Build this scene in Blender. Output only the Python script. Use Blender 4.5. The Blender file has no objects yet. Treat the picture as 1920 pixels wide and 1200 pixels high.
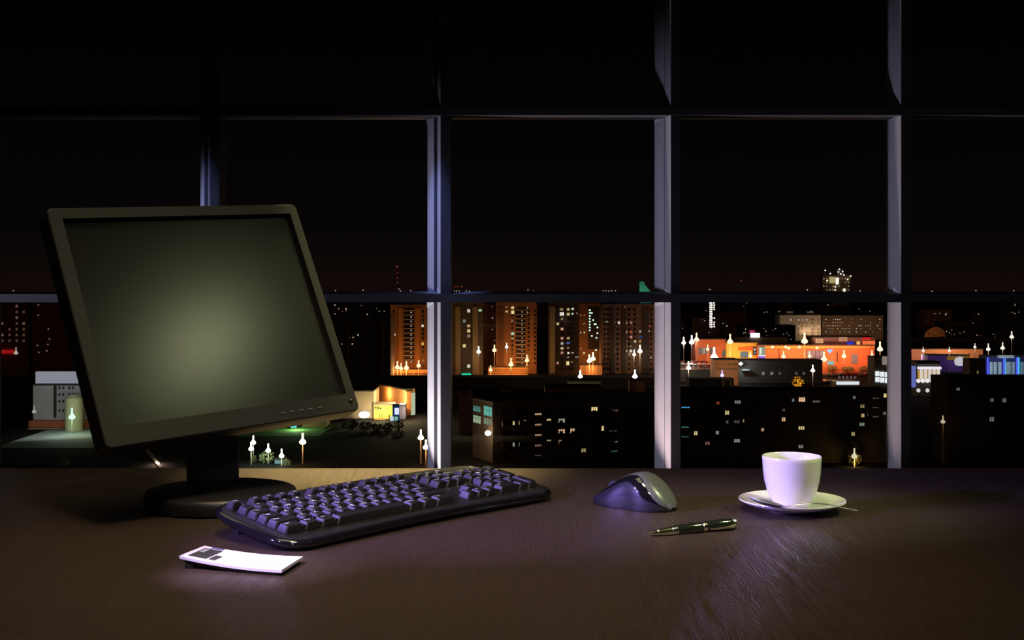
import bpy, math, random
from mathutils import Matrix, Vector
random.seed(7)
PI = math.pi
C = bpy.context.scene.collection
SC = bpy.context.scene
F, HY, CX, CZ = 2300.0, 530.0, 960.0, 1.04      # focal length and horizon in pixels of a 1920x1200 frame, eye height
GZ = CZ - 52.0                                  # street level, 51 m below the office floor

# ------------------------------------------------------------------ camera
cd = bpy.data.cameras.new('camera'); cam = bpy.data.objects.new('camera', cd); C.objects.link(cam)
cam.location = (0, 0, CZ); cam.rotation_euler = (PI/2, 0, 0)
cd.sensor_width = 36; cd.lens = 36*F/1920; cd.shift_y = -70/1920; cd.clip_start = .02; cd.clip_end = 9000
SC.camera = cam
vs = SC.view_settings
vs.view_transform = 'Standard'; vs.look = 'None'; vs.gamma = 1; vs.use_curve_mapping = False; vs.exposure = 0

# ------------------------------------------------------------------ night sky
w = bpy.data.worlds.new('night_sky'); SC.world = w; w.use_nodes = True
nt = w.node_tree; bg = nt.nodes['Background']
tc = nt.nodes.new('ShaderNodeTexCoord'); sp = nt.nodes.new('ShaderNodeSeparateXYZ'); rp = nt.nodes.new('ShaderNodeValToRGB')
nt.links.new(tc.outputs['Generated'], sp.inputs[0]); nt.links.new(sp.outputs['Z'], rp.inputs[0]); nt.links.new(rp.outputs[0], bg.inputs[0])
rp.color_ramp.elements[0].position = 0; rp.color_ramp.elements[0].color = (.0055, .0028, .0022, 1)
rp.color_ramp.elements[1].position = .22; rp.color_ramp.elements[1].color = (.0002, .0002, .0003, 1)
e = rp.color_ramp.elements.new(.045); e.color = (.0021, .0014, .0016, 1)
bg.inputs[1].default_value = 1

# ------------------------------------------------------------------ lights
def aim(o, tgt):
    o.rotation_euler = (Vector(tgt) - o.location).to_track_quat('-Z', 'Y').to_euler()
def light(kind, name, loc, col, power, tgt=None, size=.1, spot=60, blend=1, sy=None, spread=None, parent=None):
    l = bpy.data.lights.new(name, kind); l.color = col; l.energy = power
    o = bpy.data.objects.new(name, l); C.objects.link(o); o.location = loc
    if kind == 'AREA':
        l.size = size
        if sy: l.shape = 'RECTANGLE'; l.size_y = sy
        if spread: l.spread = math.radians(spread)
    elif kind == 'SPOT':
        l.spot_size = math.radians(spot); l.spot_blend = blend; l.shadow_soft_size = size
    elif kind == 'SUN':
        l.angle = math.radians(10)
    else: l.shadow_soft_size = size
    if tgt: aim(o, tgt)
    return o
# faint orange glow of the town on its own fronts (comes from behind the office; the room's shell shades it indoors)
light('SUN', 'city_glow', (0, -20, 60), (1, .5, .28), .032, tgt=(30, 300, -60))
# violet desk lamp, low at the left of the desk
light('SPOT', 'violet_lamp', (-.85, 1.12, 1.12), (.36, .24, 1), 112, tgt=(.0, 1.49, .765), size=.012, spot=30, blend=.9)
# white-violet reading beam on the pocket calculator
light('SPOT', 'calculator_beam', (-.62, 1.0, 1.35), (.68, .52, 1), 62, tgt=(-.262, 1.236, .755), size=.01, spot=15, blend=1)
light('SPOT', 'cup_beam', (-.85, 1.30, 1.22), (.84, .80, 1), 22, tgt=(.35, 1.55, .785), size=.012, spot=11, blend=.7)
light('SPOT', 'pen_beam', (.1, .5, 1.9), (1, .8, .68), 26, tgt=(.2, 1.43, .75), size=.03, spot=15, blend=1)
# warm-green ceiling lamps, with added fill lights among them
light('SPOT', 'olive_ceiling_lamp', (-.2, 2.08, 2.3), (1, .90, .42), 1100, tgt=(-.21, 1.915, .75), size=.06, spot=22, blend=1)
light('SPOT', 'olive_side_fill', (1.15, 1.45, 1.95), (.80, .90, .40), 62, tgt=(.36, 1.56, .79), size=.05, spot=22, blend=1)  # added fill for the cup's green side
light('SPOT', 'screen_lamp', (.70, 1.34, 1.95), (.95, 1, .55), 3.9, tgt=(-.38, 1.6, .95), size=.05, spot=34, blend=1)
light('SPOT', 'desk_lamp_ceiling', (-.1, .9, 2.5), (1, .76, .52), 105, tgt=(-.06, 1.32, .75), size=.2, spot=46, blend=1)
light('SPOT', 'key_glint_fill', (-.04, -.25, 1.78), (.92, .86, 1), 42, tgt=(-.12, 1.47, .78), size=.012, spot=17, blend=1)  # added light behind the eye, for glints on key edges and legends
light('AREA', 'left_desk_fill', (-.55, 1.55, 2.58), (1, .86, .48), 2.6, tgt=(-.55, 1.5, 0), size=.9, spread=100)  # added soft fill for the dark left part of the desk
# added spots hidden below the desk line: they graze the frame's left-facing reveals
for px_, tx_, col_, pw_, tz_, sp_ in ((655, 808, (1, .88, .86), 38, .50, 80), (1080, 1240, (1, .72, .70), 17, .52, 80), (1500, 1680, (1, .74, .66), 4.5, .7, 80)):
    light('SPOT', 'reveal_fill', ((px_-CX)/F*5, 4.955, .16), col_, pw_, tgt=((tx_-CX)/F*5, 5.03, tz_), size=.02, spot=sp_, blend=1)
for px_, tx_, pw_ in ((200, 378, 60), (640, 808, 105)):      # added narrow blue spots out of view, tinting two reveals
    light('SPOT', 'blue_reveal_fill', ((px_-CX)/F*5, 4.62, 2.52), (.28, .36, 1), pw_, tgt=((tx_-CX)/F*5, 5.03, 1.30), size=.015, spot=13, blend=1)
# added cool spot out of view at the left, skimming along the frame
light('SPOT', 'window_wall_lamp', (-3.95, 4.42, .85), (.66, .63, .90), 260, tgt=(0, 5.02, .90), size=.05, spot=31, blend=1)

# ------------------------------------------------------------------ materials
MATS = {}
def mat(name, col, rough=.5, metal=0, spec=.5, emis=None, es=0, coat=0, noise=0, nscale=8):
    if name in MATS: return MATS[name]
    m = bpy.data.materials.new(name); m.use_nodes = True; n = m.node_tree; b = n.nodes['Principled BSDF']
    b.inputs['Base Color'].default_value = (*col, 1); b.inputs['Roughness'].default_value = rough
    b.inputs['Metallic'].default_value = metal; b.inputs['Specular IOR Level'].default_value = spec
    b.inputs['Coat Weight'].default_value = coat
    if emis: b.inputs['Emission Color'].default_value = (*emis, 1); b.inputs['Emission Strength'].default_value = es
    if noise:
        t = n.nodes.new('ShaderNodeTexCoord'); z = n.nodes.new('ShaderNodeTexNoise'); z.inputs['Scale'].default_value = nscale; z.inputs['Detail'].default_value = 4
        r = n.nodes.new('ShaderNodeMapRange'); r.inputs['To Min'].default_value = 1-noise; r.inputs['To Max'].default_value = 1+noise
        x = n.nodes.new('ShaderNodeVectorMath'); x.operation = 'SCALE'; x.inputs[0].default_value = col
        n.links.new(t.outputs['Object'], z.inputs[0]); n.links.new(z.outputs[0], r.inputs[0]); n.links.new(r.outputs[0], x.inputs['Scale']); n.links.new(x.outputs[0], b.inputs['Base Color'])
    MATS[name] = m; return m
def glow(col, s=1.0):
    k = 'glow_%02d_%02d_%02d_%03d' % (col[0]*99, col[1]*99, col[2]*99, s*10)
    if k in MATS: return MATS[k]
    m = bpy.data.materials.new(k); m.use_nodes = True; n = m.node_tree; n.nodes.clear()
    o = n.nodes.new('ShaderNodeOutputMaterial'); em = n.nodes.new('ShaderNodeEmission')
    em.inputs[0].default_value = (*col, 1); em.inputs[1].default_value = s; n.links.new(em.outputs[0], o.inputs[0])
    m.cycles.emission_sampling = 'NONE'
    MATS[k] = m; return m
def lit_window(col, s):
    # curtained lit window: uneven warm light inside
    k = 'lit_%02d_%02d_%02d_%03d' % (col[0]*99, col[1]*99, col[2]*99, s*100)
    if k in MATS: return MATS[k]
    m = bpy.data.materials.new(k); m.use_nodes = True; n = m.node_tree; n.nodes.clear()
    o = n.nodes.new('ShaderNodeOutputMaterial'); em = n.nodes.new('ShaderNodeEmission')
    t = n.nodes.new('ShaderNodeTexCoord'); z = n.nodes.new('ShaderNodeTexNoise'); z.inputs['Scale'].default_value = 1.3
    r = n.nodes.new('ShaderNodeMapRange'); r.inputs[1].default_value = .3; r.inputs[2].default_value = .7; r.inputs['To Min'].default_value = s*.45; r.inputs['To Max'].default_value = s*1.25
    n.links.new(t.outputs['Object'], z.inputs[0]); n.links.new(z.outputs[0], r.inputs[0]); n.links.new(r.outputs[0], em.inputs[1])
    em.inputs[0].default_value = (*col, 1); n.links.new(em.outputs[0], o.inputs[0]); m.cycles.emission_sampling = 'NONE'
    MATS[k] = m; return m

def wood():
    m = bpy.data.materials.new('dark_oak_veneer'); m.use_nodes = True; n = m.node_tree; b = n.nodes['Principled BSDF']
    N = n.nodes.new; L = n.links.new
    t = N('ShaderNodeTexCoord'); mp = N('ShaderNodeMapping'); mp.inputs['Scale'].default_value = (1, .13, 1); mp.inputs['Rotation'].default_value = (0, 0, .06)
    L(t.outputs['Object'], mp.inputs[0])
    wv = N('ShaderNodeTexWave'); wv.wave_type = 'BANDS'; wv.bands_direction = 'X'; wv.inputs['Scale'].default_value = 170; wv.inputs['Distortion'].default_value = 30
    wv.inputs['Detail'].default_value = 3; wv.inputs['Detail Scale'].default_value = .35; L(mp.outputs[0], wv.inputs[0])
    mp2 = N('ShaderNodeMapping'); mp2.inputs['Scale'].default_value = (420, 22, 20); L(t.outputs['Object'], mp2.inputs[0])
    nz = N('ShaderNodeTexNoise'); nz.inputs['Scale'].default_value = 1; nz.inputs['Detail'].default_value = 5; L(mp2.outputs[0], nz.inputs[0])
    mx = N('ShaderNodeMath'); mx.operation = 'MULTIPLY_ADD'; mx.inputs[1].default_value = .55; L(wv.outputs['Fac'], mx.inputs[0]); L(nz.outputs[0], mx.inputs[2])
    cr = N('ShaderNodeValToRGB'); L(mx.outputs[0], cr.inputs[0])
    cr.color_ramp.elements[0].position = .35; cr.color_ramp.elements[0].color = (.030, .021, .016, 1)
    cr.color_ramp.elements[1].position = 1.0; cr.color_ramp.elements[1].color = (.060, .042, .032, 1)
    L(cr.outputs[0], b.inputs['Base Color'])
    bp = N('ShaderNodeBump'); bp.inputs['Strength'].default_value = 1.0; bp.inputs['Distance'].default_value = .0006; L(mx.outputs[0], bp.inputs['Height']); L(bp.outputs[0], b.inputs['Normal'])
    b.inputs['Roughness'].default_value = .30; b.inputs['Specular IOR Level'].default_value = .5
    return m
M_wood = wood()
M_alu = mat('painted_aluminium', (.42, .42, .45), .55, noise=.05, nscale=30)
M_alu_shaded = mat('shaded_aluminium', (.07, .07, .085), .5, noise=.05, nscale=30)  # frame aluminium darkened: shade of the front faces put into colour
M_plastic = mat('matte_black_plastic', (.014, .013, .013), .42, noise=.1, nscale=400)
M_bezel = mat('bezel_plastic', (.009, .0085, .007), .5, noise=.08, nscale=600)
M_screen = mat('matte_screen', (.0070, .0074, .0055), .25, spec=.6)
M_key = mat('key_plastic', (.013, .0125, .011), .34, spec=.8, noise=.06, nscale=500)
M_gloss = mat('glossy_black', (.006, .006, .007), .10, coat=.6)
M_legend = mat('legend_white', (.85, .85, .9), .5)
M_china = mat('white_porcelain', (.86, .86, .84), .12, coat=.4)
M_steel = mat('polished_steel', (.62, .62, .68), .28, 1)
M_brass = mat('pale_gold_metal', (.78, .76, .55), .2, 1)
M_pen = mat('pen_lacquer', (.012, .018, .010), .12, coat=.7)
M_cal = mat('silver_white_plastic', (.80, .78, .84), .32)
M_lcd = mat('calculator_display', (.05, .055, .045), .2)
M_mviolet = mat('mouse_grey_side', (.016, .016, .024), .42, spec=.25)
M_mtop = mat('mouse_grey_top', (.09, .10, .10), .3, coat=.3)
M_wall = mat('office_wall', (.10, .10, .11), .8, noise=.06)
M_ceil = mat('office_ceiling', (.12, .12, .12), .9, noise=.04)
M_floor = mat('office_carpet', (.03, .03, .035), .95, noise=.25, nscale=60)
def glass():
    m = bpy.data.materials.new('window_glass'); m.use_nodes = True; n = m.node_tree; n.nodes.clear()
    o = n.nodes.new('ShaderNodeOutputMaterial'); a = n.nodes.new('ShaderNodeBsdfTransparent'); g = n.nodes.new('ShaderNodeBsdfGlossy')
    x = n.nodes.new('ShaderNodeMixShader'); x.inputs[0].default_value = .025; a.inputs[0].default_value = (.985, .99, .985, 1); g.inputs['Roughness'].default_value = .02
    n.links.new(a.outputs[0], x.inputs[1]); n.links.new(g.outputs[0], x.inputs[2]); n.links.new(x.outputs[0], o.inputs[0]); return m
M_glass = glass()

# ------------------------------------------------------------------ mesh helpers
class MB:
    def __init__(s): s.v = []; s.f = []; s.m = []
    def add(s, v, f, mi=0):
        b = len(s.v); s.v += [Vector(p) for p in v]; s.f += [tuple(i+b for i in q) for q in f]; s.m += [mi]*len(f); return s
    def box(s, x0, x1, y0, y1, z0, z1, mi=0, M=None):
        v = [Vector(p) for p in ((x0,y0,z0),(x1,y0,z0),(x1,y1,z0),(x0,y1,z0),(x0,y0,z1),(x1,y0,z1),(x1,y1,z1),(x0,y1,z1))]
        if M: v = [M @ p for p in v]
        return s.add(v, [(0,3,2,1),(4,5,6,7),(0,1,5,4),(1,2,6,5),(2,3,7,6),(3,0,4,7)], mi)
    def loft(s, rings, cap=True, closed=True, mi=0):
        n = len(rings[0]); v = [p for r in rings for p in r]; f = []
        for i in range(len(rings)-1):
            for j in range(n if closed else n-1):
                k = (j+1) % n; f.append((i*n+j, i*n+k, (i+1)*n+k, (i+1)*n+j))
        if cap: f.append(tuple(range(n-1, -1, -1))); f.append(tuple((len(rings)-1)*n+j for j in range(n)))
        return s.add(v, f, mi)
    def lathe(s, prof, n=64, M=None, mi=0, cap=False):
        rings = []
        for r, z in prof:
            rg = [Vector((max(r, 1e-5)*math.cos(2*PI*j/n), max(r, 1e-5)*math.sin(2*PI*j/n), z)) for j in range(n)]
            if M: rg = [M @ p for p in rg]
            rings.append(rg)
        return s.loft(rings, cap=cap, mi=mi)
    def prism(s, poly, z0, z1, mi=0):
        return s.loft([[(p[0], p[1], z0) for p in poly], [(p[0], p[1], z1) for p in poly]], mi=mi)
    def tube(s, pts, rad, n=8, mi=0):
        pts = [Vector(p) for p in pts]; rings = []
        for i, p in enumerate(pts):
            d = (pts[min(i+1, len(pts)-1)] - pts[max(i-1, 0)]).normalized()
            u = d.cross(Vector((0, 0, 1)));  u = u.normalized() if u.length > 1e-4 else Vector((1, 0, 0)); q = d.cross(u)
            r = rad[i] if isinstance(rad, (list, tuple)) else rad
            rings.append([p + (u*math.cos(2*PI*j/n) + q*math.sin(2*PI*j/n))*r for j in range(n)])
        return s.loft(rings, mi=mi)
    def xf(s, M): s.v = [M @ p for p in s.v]; return s
WL = {}
def mesh(name, mb, mats, smooth=False, off=None, auto=None):
    me = bpy.data.meshes.new(name); o = off or Vector((0, 0, 0))
    me.from_pydata([tuple(p - o) for p in mb.v], [], mb.f)
    for m in (mats if isinstance(mats, (list, tuple)) else [mats]): me.materials.append(m)
    if any(mb.m): me.polygons.foreach_set('material_index', mb.m)
    if smooth:
        me.polygons.foreach_set('use_smooth', [True]*len(me.polygons))
        try: me.set_sharp_from_angle(angle=math.radians(auto or 40))
        except Exception: pass
    return me
def obj(name, mb, mats, parent=None, smooth=False, loc=None, bevel=0, seg=2, auto=None, sub=0):
    """mb holds world coordinates; the object's origin is its parent's (or loc)."""
    wl = WL[parent.name] if parent else Vector(loc or (0, 0, 0))
    o = bpy.data.objects.new(name, mesh(name, mb, mats, smooth, wl, auto)); C.objects.link(o)
    if parent: o.parent = parent
    else: o.location = wl
    WL[o.name] = wl
    if sub: sm = o.modifiers.new('s', 'SUBSURF'); sm.levels = sm.render_levels = sub
    if bevel:
        b = o.modifiers.new('b', 'BEVEL'); b.width = bevel; b.segments = seg; b.limit_method = 'ANGLE'; b.angle_limit = math.radians(35)
    return o
def tag(o, label, cat, group=None):
    o['label'] = label; o['category'] = cat
    if group: o['group'] = group
    return o
def thing(name, label, cat, loc, group=None):
    o = bpy.data.objects.new(name, None); C.objects.link(o); o.location = loc; o.empty_display_size = .05; WL[o.name] = Vector(loc)
    return tag(o, label, cat, group)
def struct(name, mb, m, loc=None, **k):
    o = obj(name, mb, m, None, loc=loc, **k); o['kind'] = 'structure'; return o
def stuff(o): o['kind'] = 'stuff'; return o
def inst(name, me, parent, loc, rz=0):
    """a piece that shares its mesh data; loc in world coordinates"""
    o = bpy.data.objects.new(name, me); C.objects.link(o); o.parent = parent; o.location = Vector(loc) - WL[parent.name] if parent else loc; o.rotation_euler = (0, 0, rz)
    return o
def P(px, py, D): return Vector(((px-CX)/F*D, D, CZ-(py-HY)/F*D))
def desk(px, py, z=.75): D = (CZ-z)*F/(py-HY); return Vector(((px-CX)/F*D, D, z))
TX = {}
def make_texts(strings):
    obs = []
    for s_ in strings:
        if s_ in TX: continue
        c = bpy.data.curves.new('t', 'FONT'); c.body = s_; c.size = 1; c.align_x = 'CENTER'; c.align_y = 'CENTER'; c.resolution_u = 2
        o = bpy.data.objects.new('t', c); C.objects.link(o); obs.append((s_, o))
    bpy.context.view_layer.update(); dg = bpy.context.evaluated_depsgraph_get()
    for s_, o in obs:
        me = bpy.data.meshes.new_from_object(o.evaluated_get(dg)); TX[s_] = ([v.co.copy() for v in me.vertices], [tuple(p.vertices) for p in me.polygons]); bpy.data.meshes.remove(me)
    for s_, o in obs: c = o.data; bpy.data.objects.remove(o); bpy.data.curves.remove(c)

# ================================================================== THE ROOM
YW = 5.0; XL, XR = -4.07, 3.52; ZC = 2.62; YB = -1.6
struct('floor', MB().box(XL-.2, XR+.2, YB-.2, YW+.2, -.15, 0), M_floor)
struct('ceiling', MB().box(XL-.2, XR+.2, YB-.2, YW+.2, ZC, ZC+.15), M_ceil)
struct('wall_left', MB().box(XL-.2, XL, YB, YW+.16, 0, ZC), M_wall)
struct('wall_right', MB().box(XR, XR+.2, YB, YW+.16, 0, ZC), M_wall)
struct('wall_back', MB().box(XL, XR, YB-.2, YB, 0, ZC), M_wall)
struct('baseboard_back', MB().box(XL, XR, YB, YB+.015, 0, .09), M_alu)
px2x = lambda px, y: (px-CX)/F*y
# mullion cross-sections in the photo's pixels at the window wall: outer reveal, gap, inner reveal, front face
MUL = {-893: None, -461: None, -29: None, 403: (375.5, 382.5, 391, 392, 394, 411), 835: (801.5, 813.5, 820, 826, 826, 845), 1267: (1228, 1245.5, 1247, 1258, 1258, 1276), 1699: (1667, 1674, 1674.6, 1690, 1690, 1708.5), 2131: None, 2563: None}
TRZ = [(559, 567, 551, 547), (208.5, 216, 201, 198)]
zrows = [CZ-(py-HY)/F*YW for py in (910, 559, 208.5)]
i_tr = 0
mul_edges = []
for c, d in MUL.items():
    i_tr += 1
    if d is None: d = (c-28, c-14, c-13, c-9, c-9, c+9)
    a0, a1, b0, b1, f0, f1 = d
    yA0, yA1 = YW+.055, YW+.115
    X = lambda px, y: px2x(px, y)
    front = [(X(f0, YW), YW), (X(f1, YW), YW), (X(f1, YW), YW+.12), (X(f0, YW)-.004, YW+.12), (X(b1, YW+.004), YW+.004)] if f0 > b1 else [(X(f0, YW), YW), (X(f1, YW), YW), (X(f1, YW), YW+.12), (X(f0, YW), YW+.12)]
    root = struct('trim_%d' % i_tr, MB().prism(front, 0, ZC), M_alu_shaded, loc=(X(c, YW), YW, 0))
    # inner reveal: splayed face turned towards the left of the room
    xb1, xb0 = X(b1, YW+.003), X(b0, YW+.045)
    obj('inner_reveal', MB().prism([(xb0, YW+.045), (xb1, YW+.003), (xb1+.001, YW+.12), (xb0, YW+.12)], 0, ZC), M_alu, root)
    xa1, xa0 = X(a1, yA0), X(a0, yA1)
    obj('outer_reveal', MB().prism([(xa0, yA1), (xa1, yA0), (xb0+.001, yA0), (xb0+.001, YW+.13), (xa0, YW+.13)], 0, ZC), M_alu, root)
    obj('recess', MB().box(xa1+.0015, xb0+.0008, yA0-.0015, yA0+.001, 0, ZC), M_alu_shaded, root)  # thin dark strip, the gap's shade put into its colour
    # pale corner pieces at each transom: leaked light put into shape and colour
    for (pt, pb0, pb1, up) in ((551, 567, 0, 1), (201, 216, 0, 0)):
        zt = CZ-(pt-HY)/F*YW; zb = CZ-(pb0-HY)/F*YW
        hb = .028 if up else .018
        mb = MB().loft([[(xb0-.001, YW+.040, zt), (xb1-.001, YW+.001, zt), (xb0-.001, YW+.041, zt+hb*.9)], [(xb0+.003, YW+.046, zt), (xb1+.003, YW+.006, zt), (xb0+.003, YW+.046, zt+hb*.9)]])
        if b1-b0 > 3: obj('corner_light_leak', mb, mat('light_leak_pale', (.8, .82, .86), .35, .2), root)
        mb = MB().loft([[(xa0-.002, yA1-.002, zb), (xa1-.002, yA0-.002, zb), (xa0-.002, yA1-.002, zb-.022)], [(xa0+.003, yA1, zb), (xa1+.003, yA0, zb), (xa0+.003, yA1, zb-.022)]])
        obj('corner_light_leak', mb, MATS['light_leak_pale'] if 'light_leak_pale' in MATS else mat('light_leak_pale', (.8, .82, .86), .35, .2), root)
    mul_edges.append((xa0, X(f1, YW)))
n_tr = i_tr
for (pc, p0, p1, lip) in ((559, 551, 567, 547), (208.5, 201, 216, 221), (910, 902, 918, 898), (-142.5, -150, -135, -130)):
    n_tr += 1
    z1, z0 = CZ-(p0-HY)/F*YW, CZ-(p1-HY)/F*YW
    if z1 > ZC: z1 = ZC-.005
    root = struct('trim_%d' % n_tr, MB().box(XL, XR, YW-.002, YW+.118, z0, z1), M_alu_shaded, loc=(0, YW, z0))
    # slim splayed lip on the side of the transom that the eye sees
    yl = YW+.05; zl = CZ-(lip-HY)/F*yl
    if lip < p0: sec = [(YW-.001, z1), (yl, zl), (YW+.11, zl), (YW+.11, z1)]
    else: sec = [(YW-.001, z0), (YW+.11, z0), (YW+.11, zl), (yl, zl)]
    obj('splayed_lip', MB().loft([[(XL, y, z) for y, z in sec], [(XR, y, z) for y, z in sec]]), mat('dimmed_lip_aluminium', (.20, .20, .22), .5), root)  # lip colour toned down to dim the light falling on it
struct('wall_window_sill', MB().box(XL, XR, YW, YW+.16, 0, CZ-(918-HY)/F*YW), M_wall)
zz = [CZ-(918-HY)/F*YW]
bands = [(CZ-(902-HY)/F*YW, CZ-(567-HY)/F*YW), (CZ-(551-HY)/F*YW, CZ-(216-HY)/F*YW), (CZ-(201-HY)/F*YW, CZ-(-135-HY)/F*YW)]
nw = 0
cols = [(XL, mul_edges[0][0])] + [(mul_edges[k][1], mul_edges[k+1][0]) for k in range(len(mul_edges)-1)] + [(mul_edges[-1][1], XR)]
for (x0, x1) in cols:
    if x1-x0 < .02: continue
    for (z0, z1) in bands:
        nw += 1
        struct('window_%d' % nw, MB().box(x0-.004, x1+.004, YW+.090, YW+.098, z0-.004, z1+.004), M_glass, loc=((x0+x1)/2, YW+.09, z0))

# ================================================================== THE DESK
DB = desk(960, 878).y
dk = thing('desk', 'wide dark wood veneer desk with wavy grain in front of the window wall', 'desk', (0, 1.3, 0))
obj('tabletop', MB().box(-1.35, 1.25, .62, DB, .715, .75), M_wood, dk, bevel=.0012)
for sx in (-1.3, 1.2):
    for sy in (.67, DB-.05): obj('leg', MB().box(sx-.03, sx+.03, sy-.03, sy+.03, 0, .715), M_plastic, dk, bevel=.003)
obj('modesty_panel', MB().box(-1.27, 1.17, DB-.09, DB-.07, .35, .715), M_wood, dk)

# ---- monitor
tilt = Matrix.Rotation(math.radians(40.82), 4, 'Z') @ Matrix.Rotation(math.radians(-25.52), 4, 'X') @ Matrix.Rotation(math.radians(-3.6), 4, 'Y')
MM = Matrix.Translation((-.39354, 1.6, .99897)) @ tilt
W2, H2 = .3616/2, .3183/2
bc = Vector((-.3793, 1.6005, .75))
mon = thing('monitor', 'black flat computer monitor turned sideways and leaning back on a round base', 'monitor', bc)
def rrect(x0, x1, z0, z1, r, y, n=5):
    out = []
    for cx_, cz_, a0 in ((x1-r, z1-r, 0), (x0+r, z1-r, 90), (x0+r, z0+r, 180), (x1-r, z0+r, 270)):
        for k in range(n+1):
            a = math.radians(a0+90*k/n); out.append(Vector((cx_+r*math.cos(a), y, cz_+r*math.sin(a))))
    return out
so = (-W2+.0175, W2-.0135, -H2+.0255, H2-.0150)     # screen opening
o1 = rrect(-W2, W2, -H2, H2, .008, 0); o0 = rrect(-W2, W2, -H2, H2, .008, .010); o2 = rrect(-W2+.0015, W2-.0015, -H2+.0015, H2-.0015, .007, -.0012)
i1 = rrect(so[0], so[1], so[2], so[3], .0012, -.0012); i0 = rrect(so[0], so[1], so[2], so[3], .0012, .0085)
mb = MB().loft([o0, o1, o2, i1, i0], cap=False).xf(MM); obj('bezel', mb, M_bezel, mon, smooth=True, auto=25)
rings = [rrect(-W2+a, W2-a, -H2+a, H2-a, r, y) for a, r, y in ((0, .008, .010), (.0005, .008, .030), (.004, .012, .038), (.03, .03, .043), (.07, .03, .055), (.09, .03, .058))]
obj('housing', MB().loft(rings).xf(MM), M_plastic, mon, smooth=True, auto=30)
obj('screen', MB().add(rrect(so[0]-.001, so[1]+.001, so[2]-.001, so[3]+.001, .001, .0082), [tuple(range(24))]).xf(MM), M_screen, mon)
for bx in (.118, .104, .090, .076, .062):
    obj('button', MB().box(bx-.0035, bx+.0035, -.0022, -.001, -H2+.011, -H2+.0125).xf(MM), mat('button_grey', (.12, .12, .10), .5), mon)
pw = obj('power_button', MB().lathe([(0, 0), (.0026, 0), (.0030, .0006), (.0030, .0016)], 20, Matrix.Translation((W2-.011, -.0026, -H2+.0155)) @ Matrix.Rotation(-PI/2, 4, 'X')).xf(MM), M_gloss, mon)
obj('power_light', MB().lathe([(0, 0), (.0009, 0), (.0009, .001)], 10, Matrix.Translation((W2-.011, -.0033, -H2+.0155)) @ Matrix.Rotation(-PI/2, 4, 'X')).xf(MM), mat('led_grey', (.6, .6, .6), .4), pw)
# round base
prof = [(0, .7505), (.091, .7505), (.0965, .7525), (.0975, .757), (.0972, .765), (.0955, .7695), (.092, .7712), (0, .7725)]
mb = MB().lathe(prof, 96, Matrix.Translation((bc.x, bc.y, 0))); obj('base', mb, M_plastic, mon, smooth=True, auto=50)
# neck column: lower block with a faced front and a hinge under the panel
nz = Matrix.Translation((-.4045, 1.660, 0)) @ Matrix.Rotation(math.radians(28), 4, 'Z')
wN = .0305
rings = []
for z, w_, y0, y1 in ((.771, wN, -.022, .026), (.79, wN, -.020, .026), (.84, wN*.99, -.016, .026), (.90, wN*.98, -.014, .026), (.955, wN*.98, -.022, .022)):
    rings.append([Vector((x, y, z)) for x, y in ((-w_, y0), (w_, y0), (w_, y1), (-w_, y1))])
obj('neck', MB().loft(rings).xf(nz), M_plastic, mon, bevel=.003)
rings = []
for z, y0 in ((.7735, -.0245), (.777, -.0232), (.84, -.0185), (.868, -.0180)):
    rings.append([Vector((x, y, z)) for x, y in ((-wN+.001, y0), (wN-.001, y0), (wN-.001, y0+.004), (-wN+.001, y0+.004))])
obj('neck_cover', MB().loft(rings).xf(nz), mat('neck_cover_plastic', (.03, .028, .03), .33), mon, bevel=.0012)
obj('hinge', MB().lathe([(0, -.034), (.011, -.034), (.012, -.032), (.012, .032), (.011, .034), (0, .034)], 24, nz @ Matrix.Translation((0, -.012, .892)) @ Matrix.Rotation(PI/2, 4, 'Y')), M_plastic, mon, smooth=True)

# ---- keyboard
KM = Matrix.Translation((-.24703, 1.33663, .76495)) @ Matrix.Rotation(math.radians(48.2), 4, 'Z') @ Matrix.Rotation(math.radians(7.83), 4, 'X') @ Matrix.Scale(.978/1000, 4)
kb = thing('keyboard', 'wide black keyboard with violet lit keys and a glossy rim, lying aslant on the desk', 'keyboard', desk(700, 960))
def koutline(g, z):
    """body outline in mm, grown by g"""
    pts = []; x0, x1, y0, y1 = -15, 447, -27, 137
    for k in range(13): pts.append((x0 + (x1-x0-60)*k/12 + 30, y0 + 5*math.sin(PI*k/12*1.0)**1 * (1 if k > 0 else 0) - 2*math.cos(2*PI*k/12)))
    cr = []
    for k in range(1, 8): a = -PI/2 + PI/2*k/8; cr.append((x1-34+36*math.cos(a)+2, y0+36+36*math.sin(a)))
    pts += cr
    for k in range(1, 6): pts.append((x1+4-6*k/6, y0+36+(y1-y0-76)*k/6))
    for k in range(0, 7): a = PI/2*k/6; pts.append((x1-40+38*math.cos(a), y1-40+40*math.sin(a)))
    for k in range(1, 12): pts.append((x1-40-(x1-x0-80)*k/12, y1 + 6*math.sin(PI*k/12)))
    for k in range(0, 7): a = PI/2+PI/2*k/6; pts.append((x0+40+40*math.cos(a), y1-40+40*math.sin(a)))
    for k in range(1, 6): pts.append((x0-2, y1-40-(y1-y0-76)*k/6))
    for k in range(0, 7): a = PI+PI/2*k/7; pts.append((x0+34+36*math.cos(a), y0+34+36*math.sin(a)))
    cx_, cy_ = 216, 54; out = []
    n = len(pts)
    for i, (x, y) in enumerate(pts):
        xa, ya = pts[i-1]; xb, yb = pts[(i+1) % n]; dx, dy = xb-xa, yb-ya; l = math.hypot(dx, dy) or 1
        out.append(Vector((x+g*dy/l, y-g*dx/l, z)))
    return out
obj('body', MB().loft([koutline(-14, -16.5), koutline(-6, -14), koutline(-2.5, -9)]).xf(KM), M_plastic, kb, smooth=True, auto=50)
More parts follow.
